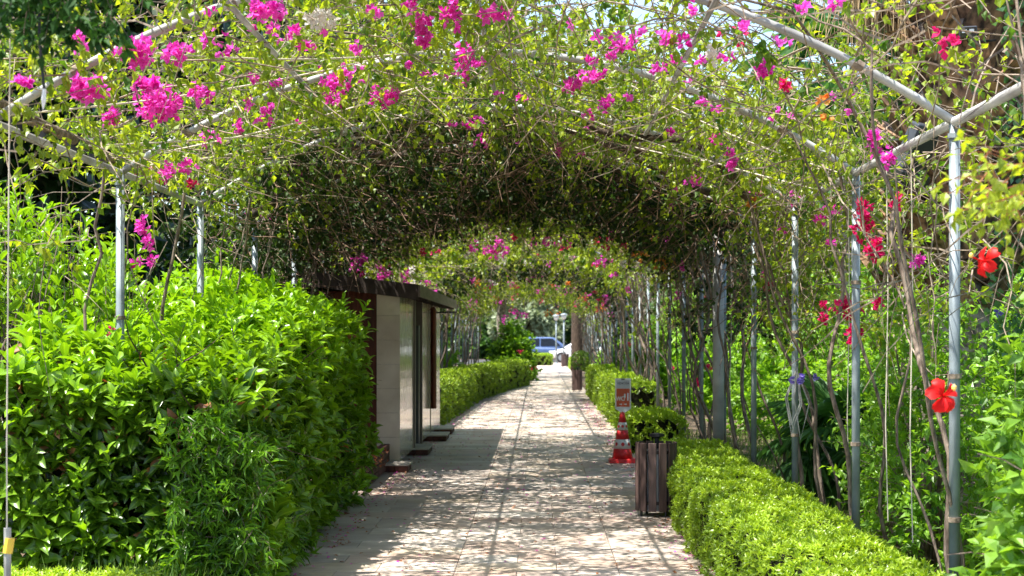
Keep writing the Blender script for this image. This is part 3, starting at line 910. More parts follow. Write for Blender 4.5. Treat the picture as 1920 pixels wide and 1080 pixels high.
# upright young shoots behind the hedge on the left
ts = empty('tall_shrub', (-3.7, 11.6, 0), 'tall leafy shrub with upright young shoots rising behind the hedge at the left edge', 'shrub')
n_ = 210
P = np.stack([rng.uniform(-4.5, -2.9, n_), rng.uniform(10.4, 13.0, n_), rng.uniform(1.1, 1.8, n_)], 1)
P[:, 2] += np.clip(-3.0 - P[:, 0], 0, 1) * .85 * rng.uniform(.3, 1, n_)
D = rnd(n_, .16) + np.array([0, 0, 1.])
stl = []
for j in range(6):
    Q = P + norm(D) * .085 * j
    stl.append(leaves(*shoots(Q, norm(D + rnd(n_, .1)), 3, .135, .33, (.55, .8), .02, (.45 + .06 * j, .12)), 'big'))
tw, _ = twiggy(P - D * .7, D, 1.2, 0, .1, wander=.05, droop=0, rad=.006)
link('foliage', np_mesh('foliage', [shift(x, ts.location) for x in stl], M['laurel'], True), ts, kind='stuff')
link('twigs', np_mesh('twigs', [shift(tw, ts.location)], M['bark']), ts, kind='stuff')
# single tall laurel shoots near the second left post
for px, py, d, lab in ((430, 400, 14.6, 'lone upright laurel shoot in front of the third left post, dark tunnel behind'), (235, 470, 10.6, 'leafy laurel shoot hugging the foot of the left post above the hedge')):
    p = at(px, py, d)
    e = empty('laurel_shoot', (p.x, p.y, 0), lab, 'plant')
    MB().tube([(0, 0, .9), (.02, 0, 1.4), (0, 0, p.z)], [.008, .006, .003], 5).build('stem', M['shrub'], e)
    Q = np.array([(0, 0, p.z - .05 - .085 * j) for j in range(8)], float)
    link('foliage', np_mesh('foliage', [leaves(*shoots(Q, np.tile([0, 0, 1.], (8, 1)) + rnd(8, .1), 3, .15, .32, (.6, .85), .02, (.65, .1)), 'big')], M['laurel'], True), e, kind='stuff')


# ------------------------------------------------------------------ clipped low hedges
def low_hedge(name, label, fl, fr, y0, y1, zt, dens, leaf=.045, mat='box', group=None, endf=True, tint0=.8, tside=.42, kind='small', nl=6):
    yc = (y0 + y1) / 2; xc = (fl(yc) + fr(yc)) / 2
    e = empty(name, (xc, yc, 0), label, 'hedge', group); O = np.array(e.location)
    wd = fr(yc) - fl(yc); ln = y1 - y0
    n = int(dens * (wd * ln + zt * ln * 1.6 + wd * zt))
    pr = np.array([wd * ln * 1.2, wd * zt * 1.2, zt * ln * 1.1, zt * ln * .35]); pr /= pr.sum()
    k = rng.choice(4, n, p=pr)
    y = rng.uniform(y0, y1, n); u = rng.uniform(0, 1, n); v = rng.uniform(0, 1, n)
    y = np.where(k == 1, y0, y)
    a = np.array([fl(q) for q in y]); b = np.array([fr(q) for q in y])
    # k==2: path-facing side is the one nearer x=0
    left_face = abs(fl(yc)) < abs(fr(yc))
    near = a if left_face else b; farx = b if left_face else a
    sn = -1 if left_face else 1
    x = np.where(k == 2, near, np.where(k == 3, farx, a + (b - a) * u))
    z = np.where(k == 0, zt, zt * v)
    # round the top edge
    rr = .13
    N = np.zeros((n, 3)); N[k == 0, 2] = 1; N[k == 1, 1] = -1; N[k == 2, 0] = sn; N[k == 3, 0] = -sn
    ex = np.minimum(np.abs(x - a), np.abs(b - x)); ey = np.minimum(y - y0, y1 - y)
    ed = np.minimum(ex, ey)
    top = k == 0
    z = np.where(top & (ed < rr), zt - (rr - np.sqrt(np.clip(rr ** 2 - (rr - ed) ** 2, 0, None))), z)
    sidep = ~top & (z > zt - rr)
    inset = np.where(sidep, rr - np.sqrt(np.clip(rr ** 2 - (z - zt + rr) ** 2, 0, None)), 0)
    P = np.stack([x, y, z], 1) - N * inset[:, None]
    cl = clump(P, 5.0, 21)
    P = P + N * ((cl - .5) * .07)[:, None] - N * np.abs(rng.normal(0, .025, n))[:, None]
    ax = norm(N + np.array([0, 0, .55]) + rnd(n, .35))
    tint = np.where(top, tint0, tside) + (cl - .5) * .3  # sunlight put into the leaf colour: tops lighter than sides
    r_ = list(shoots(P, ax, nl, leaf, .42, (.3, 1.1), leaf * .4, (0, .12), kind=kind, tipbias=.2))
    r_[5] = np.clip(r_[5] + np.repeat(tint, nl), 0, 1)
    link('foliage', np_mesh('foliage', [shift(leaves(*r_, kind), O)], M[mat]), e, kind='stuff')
    # core follows the run
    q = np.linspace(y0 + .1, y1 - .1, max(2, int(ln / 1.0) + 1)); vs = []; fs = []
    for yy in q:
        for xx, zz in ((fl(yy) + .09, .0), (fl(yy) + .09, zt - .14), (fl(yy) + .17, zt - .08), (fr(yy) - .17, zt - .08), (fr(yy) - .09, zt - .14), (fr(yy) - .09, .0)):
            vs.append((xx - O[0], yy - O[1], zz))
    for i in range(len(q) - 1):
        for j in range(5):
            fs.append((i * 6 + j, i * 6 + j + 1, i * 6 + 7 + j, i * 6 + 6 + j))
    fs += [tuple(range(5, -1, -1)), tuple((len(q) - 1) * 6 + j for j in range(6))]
    MB().add(vs, fs).build('core', M['shade_core'], e)
    return e


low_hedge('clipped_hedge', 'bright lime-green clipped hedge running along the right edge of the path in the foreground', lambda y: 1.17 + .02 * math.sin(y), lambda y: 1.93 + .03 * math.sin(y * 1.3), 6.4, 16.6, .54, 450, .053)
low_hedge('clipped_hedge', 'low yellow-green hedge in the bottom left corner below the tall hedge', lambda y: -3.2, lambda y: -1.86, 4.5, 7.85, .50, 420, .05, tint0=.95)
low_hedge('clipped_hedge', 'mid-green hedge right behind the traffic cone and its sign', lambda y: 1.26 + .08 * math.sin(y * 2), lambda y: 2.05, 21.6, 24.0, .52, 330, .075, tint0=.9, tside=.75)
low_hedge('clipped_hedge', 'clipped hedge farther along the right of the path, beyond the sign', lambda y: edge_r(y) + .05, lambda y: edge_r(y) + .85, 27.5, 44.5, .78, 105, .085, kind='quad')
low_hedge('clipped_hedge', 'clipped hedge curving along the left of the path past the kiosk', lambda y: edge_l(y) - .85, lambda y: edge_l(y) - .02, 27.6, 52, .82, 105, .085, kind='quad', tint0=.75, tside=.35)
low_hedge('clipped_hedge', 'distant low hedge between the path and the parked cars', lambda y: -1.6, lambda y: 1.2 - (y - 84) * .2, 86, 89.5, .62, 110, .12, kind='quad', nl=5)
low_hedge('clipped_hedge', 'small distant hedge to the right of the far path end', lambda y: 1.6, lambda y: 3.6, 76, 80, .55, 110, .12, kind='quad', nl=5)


def ball(x, y, r, zc, label, mat='box', leaf=.07, n=900, tint0=.5):
    e = empty('topiary_ball', (x, y, 0), label, 'shrub', 'clipped ball shrubs at the far right of the path')
    d = norm(rnd(n)); P = d * r * rng.uniform(.88, 1.0, (n, 1)) + np.array([0, 0, zc])
    r_ = shoots(P, norm(d + rnd(n, .3)), 4, leaf, .45, (.4, 1.1), .02, (tint0, .15), kind='quad')
    link('foliage', np_mesh('foliage', [leaves(*r_, 'quad')], M[mat]), e, kind='stuff')
    MB().tube([(0, 0, 0), (0, 0, zc)], .03, 6).build('stem', M['darkbark'], e)
    return e


ball(1.75, 64, .42, .62, 'dark green ball shrub behind the second bin', tint0=.25)
ball(2.35, 64, .40, .55, 'paler ball shrub to the right of the darker one', tint0=.8)

# ------------------------------------------------------------------ kiosk (toilet cabin)
kx, ky0, ky1 = -1.715, 19.1, 26.9
kio = empty('kiosk', (kx, ky0, 0), 'small cabin with glossy beige panels and dark overhanging roof left of the path', 'kiosk')
th, wt = .30, .28
for j in range(7):
    MB().box((-.145, .012, .1 + th * (j + .5)), (wt, .024, th - .003)).build('cladding_panel', M['clad'], kio)
def side_run(a, b, mat, x=0.0, name='cladding_panel', w_=.6, h_=.30):
    n_ = max(1, round((b - a) / w_))
    for i in range(n_):
        for j in range(7):
            y_ = a + (b - a) * (i + .5) / n_
            MB().box((x - .012, y_, .1 + h_ * (j + .5)), (.024, (b - a) / n_ - .003, h_ - .003)).build(name, mat, kio)
side_run(.03, 2.1, M['clad'])
MB().box((-.25, 2.8, 1.12), (.03, 1.4, 2.1)).build('recess_panel', M['taupe'], kio)
MB().box((-.06, 2.17, 1.12), (.16, .10, 2.1)).build('door_jamb', M['taupe'], kio)
MB().box((-.06, 3.45, 1.12), (.16, .10, 2.1)).build('door_jamb', M['taupe'], kio)
MB().box((-.03, 3.25, .95), (.04, .25, 1.7)).build('door', M['plastic'], kio)
side_run(3.55, 5.3, M['clad'])
side_run(5.55, 7.75, M['clad'])
MB().tube([(.05, 5.42, .5), (.05, 5.42, 2.05), (.02, 5.42, 2.1)], .045, 8).build('drain_pipe', M['reddoor'], kio)
MB().tube([(0, 5.42, 2.02), (.42, 5.42, 2.03)], .014, 6).build('lamp_bracket', M['black'], kio)
MB().box((-1.4, 4.2, 1.14), (2.2, 7.1, 2.08)).build('wall', M['taupe'], kio)
MB().box((-.62, .36, 1.16), (.62, .06, 2.1)).build('door', M['reddoor'], kio, label='reddish brown wooden door facing the camera')
MB().box((-1.02, .35, 1.16), (.10, .1, 2.1)).build('door_frame', M['reddoor'], kio)
# roof: low pitched slab with overhang, fascia boards, rafters beneath
rf = MB()
rz0, rz1 = 2.25, 2.44
rf.add([(.26, -.45, rz0), (.26, 7.9, rz0), (-1.3, 7.9, rz1), (-1.3, -.45, rz1), (-2.9, 7.9, rz0), (-2.9, -.45, rz0),
        (.26, -.45, rz0 - .05), (.26, 7.9, rz0 - .05), (-1.3, 7.9, rz1 - .05), (-1.3, -.45, rz1 - .05), (-2.9, 7.9, rz0 - .05), (-2.9, -.45, rz0 - .05)],
       [(0, 1, 2, 3), (3, 2, 4, 5), (6, 9, 8, 7), (9, 11, 10, 8), (0, 3, 9, 6), (3, 5, 11, 9), (1, 7, 8, 2), (2, 8, 10, 4), (0, 6, 7, 1), (5, 4, 10, 11)])
roof = rf.build('roof', M['roofdark'], kio)
MB().box((.275, 3.72, rz0 - .055), (.025, 8.36, .14)).build('fascia', M['fascia'], roof)
fb = MB(); 
for a, b, za, zb in ((.26, -1.3, rz0, rz1), (-1.3, -2.9, rz1, rz0)):
    fb.add([(a, -.475, za + .02), (b, -.475, zb + .02), (b, -.475, zb - .16), (a, -.475, za - .16), (a, -.452, za + .02), (b, -.452, zb + .02), (b, -.452, zb - .16), (a, -.452, za - .16)],
           [(0, 1, 2, 3), (7, 6, 5, 4), (0, 4, 5, 1), (3, 2, 6, 7), (0, 3, 7, 4), (1, 5, 6, 2)])
fb.build('bargeboard', M['roofdark'], roof)
for j in range(16):
    MB().box((.12, -.2 + j * .53, rz0 - .09), (.26, .05, .07), ry=R(7)).build('rafter', M['roofdark'], roof)
# shingle courses
for r_ in range(7):
    for j in range(24):
        u = (r_ + .5) / 7
        x_ = .26 - 1.56 * u; z_ = rz0 + (rz1 - rz0) * u + .012
        MB_ = None
        if r_ == 0 and j == 0:
            sh_o = MB().box((0, 0, 0), (.25, .335, .014), ry=R(6.9)).build('shingle', M['roofdark'], roof, loc=(x_, -.28 + j * .347, z_)); sh_me = sh_o.data
        else:
            link('shingle', sh_me, roof, (x_, -.28 + j * .347 + (.0 if r_ % 2 else .02), z_))
# steps and brick plinths
for x_, y_, sx, sy, lab in ((-.02, -.28, .34, .5, 'brick step with pale top below the glossy front panel'), (.02, 2.55, .36, .9, 'red brick step at the recessed side door of the cabin'), (.07, 5.35, .42, .8, 'brick step with white top near the far corner of the cabin'), (.07, 7.1, .40, .9, 'farthest little brick step along the cabin side')):
    st = empty('brick_step', (kx + x_, ky0 + y_, 0), lab, 'step', 'brick steps along the cabin')
    nb = max(2, round(sy / .21)); k = 0
    for j in range(nb):
        for i in range(2):
            MB().box((-sx / 2 + sx * (i + .5) / 2, -sy / 2 + sy * (j + .5) / nb, .045 + .008), (sx / 2 - .01, sy / nb - .01, .075)).build('brick', M['brickred'], st, bevel=.004)
    MB().box((0, 0, .101), (sx + .02, sy + .02, .022)).build('coping', M['stonetop'], st, bevel=.004)

# raised brick planter in front of the kiosk
pln = empty('brick_planter', (-2.22, 18.0, 0), 'low dark brick planter with pale coping between hedge and cabin', 'planter')
for r_ in range(4):
    for j in range(12):
        MB().box((.33, -1.3 + j * .215 + (.1 if r_ % 2 else 0), .06 + r_ * .075), (.10, .205, .066)).build('brick', M['brickred'], pln)
    for j in range(4):
        MB().box((-.5 + j * .215 + (.05 if r_ % 2 else 0), 1.33, .06 + r_ * .075), (.205, .10, .066)).build('brick', M['brickred'], pln)
MB().box((-.2, 1.33, .345), (1.2, .16, .035)).build('coping', M['stonetop'], pln, bevel=.006)
MB().box((-.1, -.02, .14), (.72, 2.55, .26)).build('soil', M['soil'], pln)
pf = empty('pink_flowers', (-1.98, 17.3, .27), 'tuft of pink flowers and rusty leaves in the brick planter', 'plant')
n_ = 90
tw, lv = twiggy(rnd(n_, .12) * np.array([.8, 2.5, .3]), rnd(n_, .5) + np.array([0, 0, 1]), .16, 6, .04, tint=(.4, .3))
link('foliage', np_mesh('foliage', [lv], M['rust']), pf, kind='stuff')
flower_cluster(Vector(pf.location) + Vector((0, -.1, .1)), .12, 10, M['magenta'], .04, pf)


# ------------------------------------------------------------------ bins, cone, sign
def bin_(x, y, label, h=.66, r=.17):
    e = empty('litter_bin', (x, y, 0), label, 'bin', 'slatted brown litter bins beside the path')
    sl = None
    nS = 12
    for k in range(nS):
        a = 2 * math.pi * (k + .5) / nS
        mb = MB().box((0, 0, 0), (.072, .018, h - .04))
        o = mb.build('slat', M['slat'], e, bevel=.004) if sl is None else link('slat', sl, e)
        sl = sl or o.data
        if k:
            b = o.modifiers.new('bevel', 'BEVEL'); b.width = .004; b.segments = 2
        o.location = (r * math.cos(a), r * math.sin(a), h / 2 + .04); o.rotation_euler = (0, 0, a + math.pi / 2)
    MB().lathe([(r - .03, .06), (r - .03, h - .05), (r - .045, h - .05), (r - .045, .07)], n=20).build('liner', M['liner'], e, smooth=False)
    for z in (.12, h - .08):
        MB().lathe([(r - .025, z), (r - .012, z), (r - .012, z + .03), (r - .025, z + .03)], n=20).build('hoop', M['black'], e)
    for k in range(4):
        a = math.pi / 2 * k + .5
        MB().tube([((r - .02) * math.cos(a), (r - .02) * math.sin(a), 0), ((r - .02) * math.cos(a), (r - .02) * math.sin(a), .12)], .012, 6).build('leg', M['black'], e)
    MB().tube([(.02, r - .01, .1), (.02, r - .01, h + .06)], .022, 8).build('ashtray_post', M['black'], e)
    MB().lathe([(.03, 0), (.07, .012), (.07, .035), (.0, .045)], (.02, r - .01, h + .05), 14).build('ashtray', M['black'], e)
    return e


bin_(1.075, 14.15, 'nearest brown slatted litter bin, at the end of the bright hedge', .66, .18)
bin_(1.13, 45.5, 'second slatted litter bin, small, in front of the dark ball shrub', .63, .14)
bin_(1.38, 81, 'farthest dark litter bin, in front of the white car wheel', .70, .19)

cx_, cy_ = 1.088, 20.1
cone = empty('traffic_cone', (cx_, cy_, 0), 'red traffic cone with two white dotted bands beside the right hedge', 'traffic cone')
bb = MB().box((0, 0, .035), (.36, .36, .055), taper=.93)
bb.build('base', M['conered'], cone, bevel=.012)
def cr(z): return .135 - (z - .06) * (.135 - .028) / .61
for z0, z1, mt, nm in ((.06, .19, 'conered', 'body'), (.19, .31, 'conewhite', 'reflective_band'), (.31, .43, 'conered', 'body'), (.43, .53, 'conewhite', 'reflective_band'), (.53, .67, 'conered', 'body')):
    e_ = .002 if 'band' in nm else 0
    MB().lathe([(cr(z0) + e_, z0), (cr(z1) + e_, z1)], n=28).build(nm, M[mt], cone, smooth=True)
for zc, off in ((.25, 0), (.48, .25)):
    for k in range(7):
        a = -math.pi / 2 + (k - 3) * 2 * math.pi / 7
        rr = cr(zc) + .004; q = .024 if zc < .3 else .019
        vs = []
        for j in range(12):
            b = 2 * math.pi * j / 12; da = q * math.cos(b) / rr; zz = zc + q * math.sin(b)
            r2_ = cr(zz) + .004
            vs.append((r2_ * math.cos(a + da), r2_ * math.sin(a + da), zz))
        MB().add(vs, [tuple(range(12))]).build('red_dot', M['conered'], cone)

sg = empty('cone_sign', (1.095, 20.08, .66), 'white and orange toilet sign board standing on the traffic cone', 'sign')
sw, shh = .205, .44
MB().add([(-sw / 2, -.008, .045), (-.03, -.008, 0), (.03, -.008, 0), (sw / 2, -.008, .045), (sw / 2, -.008, shh), (-sw / 2, -.008, shh),
          (-sw / 2, .008, .045), (-.03, .008, 0), (.03, .008, 0), (sw / 2, .008, .045), (sw / 2, .008, shh), (-sw / 2, .008, shh)],
         [(0, 1, 2, 3, 4, 5), (11, 10, 9, 8, 7, 6), (0, 6, 7, 1), (1, 7, 8, 2), (2, 8, 9, 3), (3, 9, 10, 4), (4, 10, 11, 5), (5, 11, 6, 0)]).build('board', M['signwhite'], sg)
MB().box((0, -.010, .19), (.172, .004, .235)).build('orange_panel', M['signorange'], sg)
MB().box((0, -.010, .363), (.172, .004, .105)).build('grey_panel', M['signgrey'], sg)
MB().box((0, -.010, .428), (.045, .006, .012)).build('slot', M['black'], sg)


def text(body, size, loc, mat, parent, name, xs=1.0, bold=0.0):
    cu = bpy.data.curves.new(name, 'FONT'); cu.body = body; cu.size = size; cu.extrude = .001; cu.offset = bold
    cu.align_x = 'CENTER'; cu.align_y = 'CENTER'
    t = bpy.data.objects.new(name, cu); col.objects.link(t)
    bpy.context.view_layer.update()
    me = bpy.data.meshes.new_from_object(t)
    bpy.data.objects.remove(t)
    me.materials.clear(); me.materials.append(mat)
    o = link(name, me, parent); o.location = loc; o.rotation_euler = (R(90), 0, 0); o.scale = (xs, 1, 1)
    return o


text('VENOSA', .040, (0, -.0145, .375), M['ink'], sg, 'lettering', 1.02)
text('WC', .082, (-.036, -.0145, .175), M['signwhite'], sg, 'lettering', .74, .0015)
text('1', .135, (.062, -.0145, .195), M['signwhite'], sg, 'numeral', .8, .004)
MB().lathe([(.0, 0), (.010, .001), (.010, .003), (0, .004)], n=12).build('person_head', M['signwhite'], sg, loc=(.022, -.0135, .232)).rotation_euler = (R(90), 0, 0)
MB().box((.022, -.0135, .205), (.022, .003, .034)).box((.017, -.0135, .172), (.009, .003, .036)).build('person_figure', M['signwhite'], sg)
for ax_ in (-.028, .032):
    MB().box((ax_ - .01, -.0135, .105), (.024, .003, .009)).add([(ax_ + .001, -.015, .118), (ax_ + .001, -.015, .092), (ax_ + .019, -.015, .105)], [(0, 1, 2)]).build('arrow', M['signwhite'], sg)


# ------------------------------------------------------------------ shrubs and trees
def crown(parent, c, rad, n, leaf, mat, kind='quad', tint=(.5, .25), ncl=None, lw=.6, zmin=.0, shell=.55, name='crown', up=.5):
    c = np.array(c, float); rad = np.array(rad, float)
    ncl = ncl or max(8, n // 140)
    d = norm(rnd(ncl)); d[:, 2] = np.abs(d[:, 2]) * 1.0 - .25 * (rng.uniform(0, 1, ncl) < .3)
    K = c + d * rad * rng.uniform(shell, 1, (ncl, 1))
    n = int(n * .9); leaf *= 2.05
    w_ = rng.integers(0, ncl, n)
    cr_ = rng.uniform(.16, .32, ncl)[w_, None] * rad.mean()
    P = K[w_] + norm(rnd(n)) * rng.uniform(.3, 1, (n, 1)) * cr_
    keep = P[:, 2] > zmin; P = P[keep]; w_ = w_[keep]; n = len(P)
    out = norm(P - c)
    N = norm(out * .5 + rnd(n, .5) + np.array([0, 0, up]))
    D = norm(rnd(n) + out * .6 + np.array([0, 0, -.3]))
    L = leaf * rng.uniform(.6, 1.25, n)
    tt = np.clip(rng.normal(tint[0], tint[1] * .6, ncl)[w_] + rng.normal(0, tint[1] * .5, n), 0, 1)
    ch = leaves(P, D, N, L, L * lw, tt, kind)
    o = link(name, np_mesh(name, [shift(ch, parent.location)], mat), parent, kind='stuff')
    return o


def tree(x, y, h, cr_, label, mat, leaf=.14, n=9000, trunk_r=.14, group=None, tint=(.4, .25), cz=None, rz_=None, bark='darkbark', name='tree'):
    e = empty(name, (x, y, 0), label, 'tree', group)
    cz = cz or h * .62; rz_ = rz_ or h - cz
    MB().tube([(0, 0, -.05), (random.uniform(-.1, .1), .05, h * .3), (random.uniform(-.15, .15), 0, h * .6)], [trunk_r, trunk_r * .8, trunk_r * .5], 9).build('trunk', M[bark], e, smooth=True)
    for k in range(5):
        a = k * 1.3 + random.random()
        MB().tube([(0, 0, h * (.32 + .05 * k)), (cr_ * .35 * math.cos(a), cr_ * .35 * math.sin(a), h * (.5 + .04 * k)), (cr_ * .75 * math.cos(a), cr_ * .75 * math.sin(a), h * (.62 + .05 * k))], [trunk_r * .45, trunk_r * .3, trunk_r * .12], 6).build('limb', M[bark], e, smooth=True)
    crown(e, (x, y, cz), (cr_, cr_, rz_), n, leaf, M[mat], tint=tint)
    return e


def leafy_shrub(x, y, r, h, label, mat='shrub', leaf=.05, n=700, nl=12, group=None, ry=None, kind='small', tint=(.72, .25), lw=.5, z0=.05, name='shrub', core=True, lng=(.25, .5), up=.9):
    e = empty(name, (x, y, 0), label, 'shrub', group)
    ry = ry or r
    n = int(n * (1.25 if kind == 'small' else .9)); leaf *= 1.68 if kind == 'small' else 2.05
    d = norm(rnd(n)); d[:, 2] = np.abs(d[:, 2])
    P = d * np.array([r, ry, h - z0]) * rng.uniform(.45, .98, (n, 1)) + np.array([0, 0, z0])
    cl = clump(P + np.array([x, y, 0]), 2.5, 31)
    P *= (1 + .14 * (cl - .5))[:, None]
    D = norm(d * np.array([1, 1, .8]) + rnd(n, .35) + np.array([0, 0, up * .6]))
    P = P - D * .12
    tw, lv = twiggy(P, D, rng.uniform(lng[0], lng[1], n), nl, leaf, lw, k=5, wander=.22, droop=.12, rad=.004, tint=(tint[0], tint[1]), hang=.05, kind=kind, up=.6, start=.25)
    if kind == 'small':
        tw, _ = twiggy(P[::4], D[::4], rng.uniform(lng[0], lng[1], len(P[::4])), 0, .1, k=4, wander=.22, droop=.12, rad=.004)
        link('twigs', np_mesh('twigs', [tw], M['bark']), e, kind='stuff')
    link('foliage', np_mesh('foliage', [lv], M[mat]), e, kind='stuff')
    for k in range(5):
        a = random.uniform(0, 6.28)
        MB().tube([(.1 * math.cos(a), .1 * math.sin(a), -.02), (.3 * r * math.cos(a), .3 * ry * math.sin(a), h * .4), (.6 * r * math.cos(a), .6 * ry * math.sin(a), h * .8)], [.02, .014, .006], 6).build('stem', M['bark'], e, smooth=True)
    return e


# right side: bright shrubs behind the posts
G = 'bright green shrubs behind the right-hand posts'
leafy_shrub(3.5, 8.4, .95, 2.0, 'bright green shrub behind the first right post, next to the hibiscus', n=520, group=G)
leafy_shrub(4.0, 14.0, 1.05, 2.5, 'arching bright green shrub behind the second and third right posts', n=620, group=G, ry=1.0)
leafy_shrub(4.4, 17.6, 1.3, 2.7, 'lush green shrub seen between the third and fourth right posts', n=620, leaf=.06, group=G)
leafy_shrub(4.2, 21.5, 1.2, 2.7, 'lush green shrub seen beside the thick pale pole', n=520, leaf=.07, group=G)
leafy_shrub(4.4, 26.5, 1.3, 2.8, 'sunny shrub behind the right posts above the cone sign', n=520, leaf=.08, group=G)
leafy_shrub(4.2, 33.5, 1.3, 2.6, 'sunny shrub behind the right posts, left of the sign as seen through the stems', n=420, leaf=.10, group=G, kind='quad')
leafy_shrub(3.4, 42.0, 1.3, 2.1, 'small distant shrub behind the right posts', n=380, leaf=.12, group=G, kind='quad')
leafy_shrub(3.3, 53.0, 1.3, 2.1, 'farthest shrub behind the right posts', n=380, leaf=.14, group=G, kind='quad')
leafy_shrub(5.6, 13.0, 1.4, 2.6, 'tall green shrub at the right behind the palm trunk', n=600, leaf=.08, group=G)
leafy_shrub(2.75, 10.9, .5, 2.2, 'slim arching shrub with fresh leaves between the first and second right posts', n=480, group=G, ry=1.1, tint=(.7, .2), leaf=.046)
leafy_shrub(2.75, 7.2, .5, 1.85, 'fresh green shrub right against the first right post', n=420, group=G, tint=(.65, .2))
# left side shrubs seen past the kiosk
GL = 'green shrubs behind the left-hand posts past the cabin'
leafy_shrub(-3.9, 30.5, 1.0, 1.7, 'green shrub just past the cabin behind the left posts', n=380, leaf=.09, group=GL, kind='quad')
leafy_shrub(-3.9, 38.0, 1.1, 1.6, 'green shrub in the middle of the left post row', n=380, leaf=.11, group=GL, kind='quad')
leafy_shrub(-3.6, 48.0, 1.1, 1.5, 'far green shrub at the end of the left post row', n=320, leaf=.13, group=GL, kind='quad')
leafy_shrub(-.95, 57.0, .80, 2.05, 'upright bushy green shrub left of the path where it narrows, with a few red blooms', n=620, leaf=.10, kind='quad', tint=(.55, .25), z0=.05)
for (px, py) in ((975, 705), (998, 693)):
    pass

# hibiscus, very near on the right
hb = leafy_shrub(2.12, 5.9, .50, 1.55, 'hibiscus bush with large red flowers, out of focus at the right edge', 'hibiscus', .060, 330, 16, tint=(.68, .22), lw=.62, name='hibiscus', lng=(.18, .34), ry=.65)
hb2 = leafy_shrub(2.45, 6.6, .45, 2.15, 'taller hibiscus branches at the far right edge by the first post', 'hibiscus', .062, 260, 12, tint=(.6, .22), lw=.6, name='hibiscus', lng=(.2, .35))


def hibiscus_flower(P, parent, size=.065, face=(-.2, -1, .15)):
    f = Vector(face).normalized(); O_ = Vector(P) - Vector(parent.location)
    fo = bpy.data.objects.new('flower', None); col.objects.link(fo); fo.parent = parent; fo.location = O_
    U = f.orthogonal().normalized(); W_ = f.cross(U)
    for k in range(5):
        a = 2 * math.pi * k / 5 + .3
        out = U * math.cos(a) + W_ * math.sin(a); sd__ = f.cross(out)
        vs = []; fs = []
        for i, (u, wd, h_) in enumerate(((0, .04, 0), (.3, .20, .18), (.6, .38, .20), (.85, .42, .04), (1.02, .24, -.16))):
            for s in (-1, -.5, 0, .5, 1):
                vs.append(out * u * size + sd__ * s * wd * size + f * size * (h_ + .09 * math.sin(s * 6 + i + k) - .16 * abs(s) * abs(s) * (1 if k % 2 else -.6)) + out * size * (-.06 * abs(s) if i == 4 else 0))
        for i in range(4):
            for s in range(4):
                b = i * 5 + s; fs.append((b, b + 1, b + 6, b + 5))
        n_v = len(vs)
        me = np_mesh('petal', [(np.array(vs), np.array(fs), np.full(n_v, random.uniform(.1, .9)))], M['redpetal'], True)
        link('petal', me, fo)
    MB().tube([(0, 0, 0), f * size * .5, f * size * 1.15 + Vector((0, 0, .01))], [.004, .003, .003], 6).build('pistil', M['redpetal'], fo)
    MB().lathe([(0, -.008), (.009, 0), (.009, .008), (0, .016)], tuple(f * size * 1.15 + Vector((0, 0, .01))), 8).build('stamens', M['pistil'], fo)
    return fo


hibiscus_flower(at(1767, 742, 5.35), hb, .062, (.35, -1, .25))
hibiscus_flower(at(1850, 490, 6.0), hb2, .062, (-1, -.35, .12))


def spot(px, py, d, mat, r, n, parent):
    return flower_cluster(at(px, py, d), r, n, M[mat], .05, parent)


V_ = VINES
spot(1440, 538, 15.0, 'crimson', .05, 14, V_[(5, 1)])
for px, py, d in ((1308, 720, 22), (1325, 690, 22), (1305, 715, 24), (1260, 690, 28), (1325, 560, 26), (1180, 645, 40)):
    spot(px, py, d, 'crimson', .06, 9, V_[(7, 1)])
for px, py in ((1495, 715), (1508, 710), (1480, 712), (1525, 708), (1870, 590)):
    spot(px, py, 12.3, 'violet', .02, 2, V_[(4, 1)])
for px, py in ((985, 707), (1000, 690), (975, 660)):
    spot(px, py, 56, 'crimson', .12, 9, V_[(20, -1)])

# left background: tall dark trees
GT = 'tall dark trees behind the left side of the pergola'
for k, (x, y, h, c) in enumerate(((-7.0, 17.8, 6.8, 2.2), (-8.2, 21.5, 8.5, 2.6), (-7.9, 25, 10, 3.0), (-8.0, 31, 11.5, 3.3), (-8.4, 38, 13, 3.6), (-8.3, 46, 14, 4.0), (-8.8, 55, 15, 4.2), (-9.0, 65, 16, 4.6), (-9.5, 77, 16, 5))):
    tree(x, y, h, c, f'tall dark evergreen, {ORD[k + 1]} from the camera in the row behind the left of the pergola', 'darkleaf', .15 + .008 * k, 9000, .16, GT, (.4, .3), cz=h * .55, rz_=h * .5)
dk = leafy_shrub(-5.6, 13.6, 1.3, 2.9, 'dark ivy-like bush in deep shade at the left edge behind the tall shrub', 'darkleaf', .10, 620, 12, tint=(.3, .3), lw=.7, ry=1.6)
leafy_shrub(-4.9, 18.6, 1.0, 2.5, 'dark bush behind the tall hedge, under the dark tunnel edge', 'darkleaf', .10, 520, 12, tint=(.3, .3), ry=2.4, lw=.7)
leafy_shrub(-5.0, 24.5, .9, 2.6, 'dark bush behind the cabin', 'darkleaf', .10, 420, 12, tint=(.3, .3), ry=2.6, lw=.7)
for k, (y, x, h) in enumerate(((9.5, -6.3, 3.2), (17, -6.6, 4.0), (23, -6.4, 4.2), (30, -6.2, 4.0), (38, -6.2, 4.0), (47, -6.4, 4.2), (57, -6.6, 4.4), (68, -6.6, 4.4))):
    leafy_shrub(x, y, 1.4, h, 'dark tall bush behind the left row of posts, %s from the camera' % ORD[k + 1], 'darkleaf', .13 + .012 * k, 700, 12, 'dark bushes behind the left posts', ry=4.2 + .15 * k, kind='quad', tint=(.35, .3), lw=.62, lng=(.4, .8))
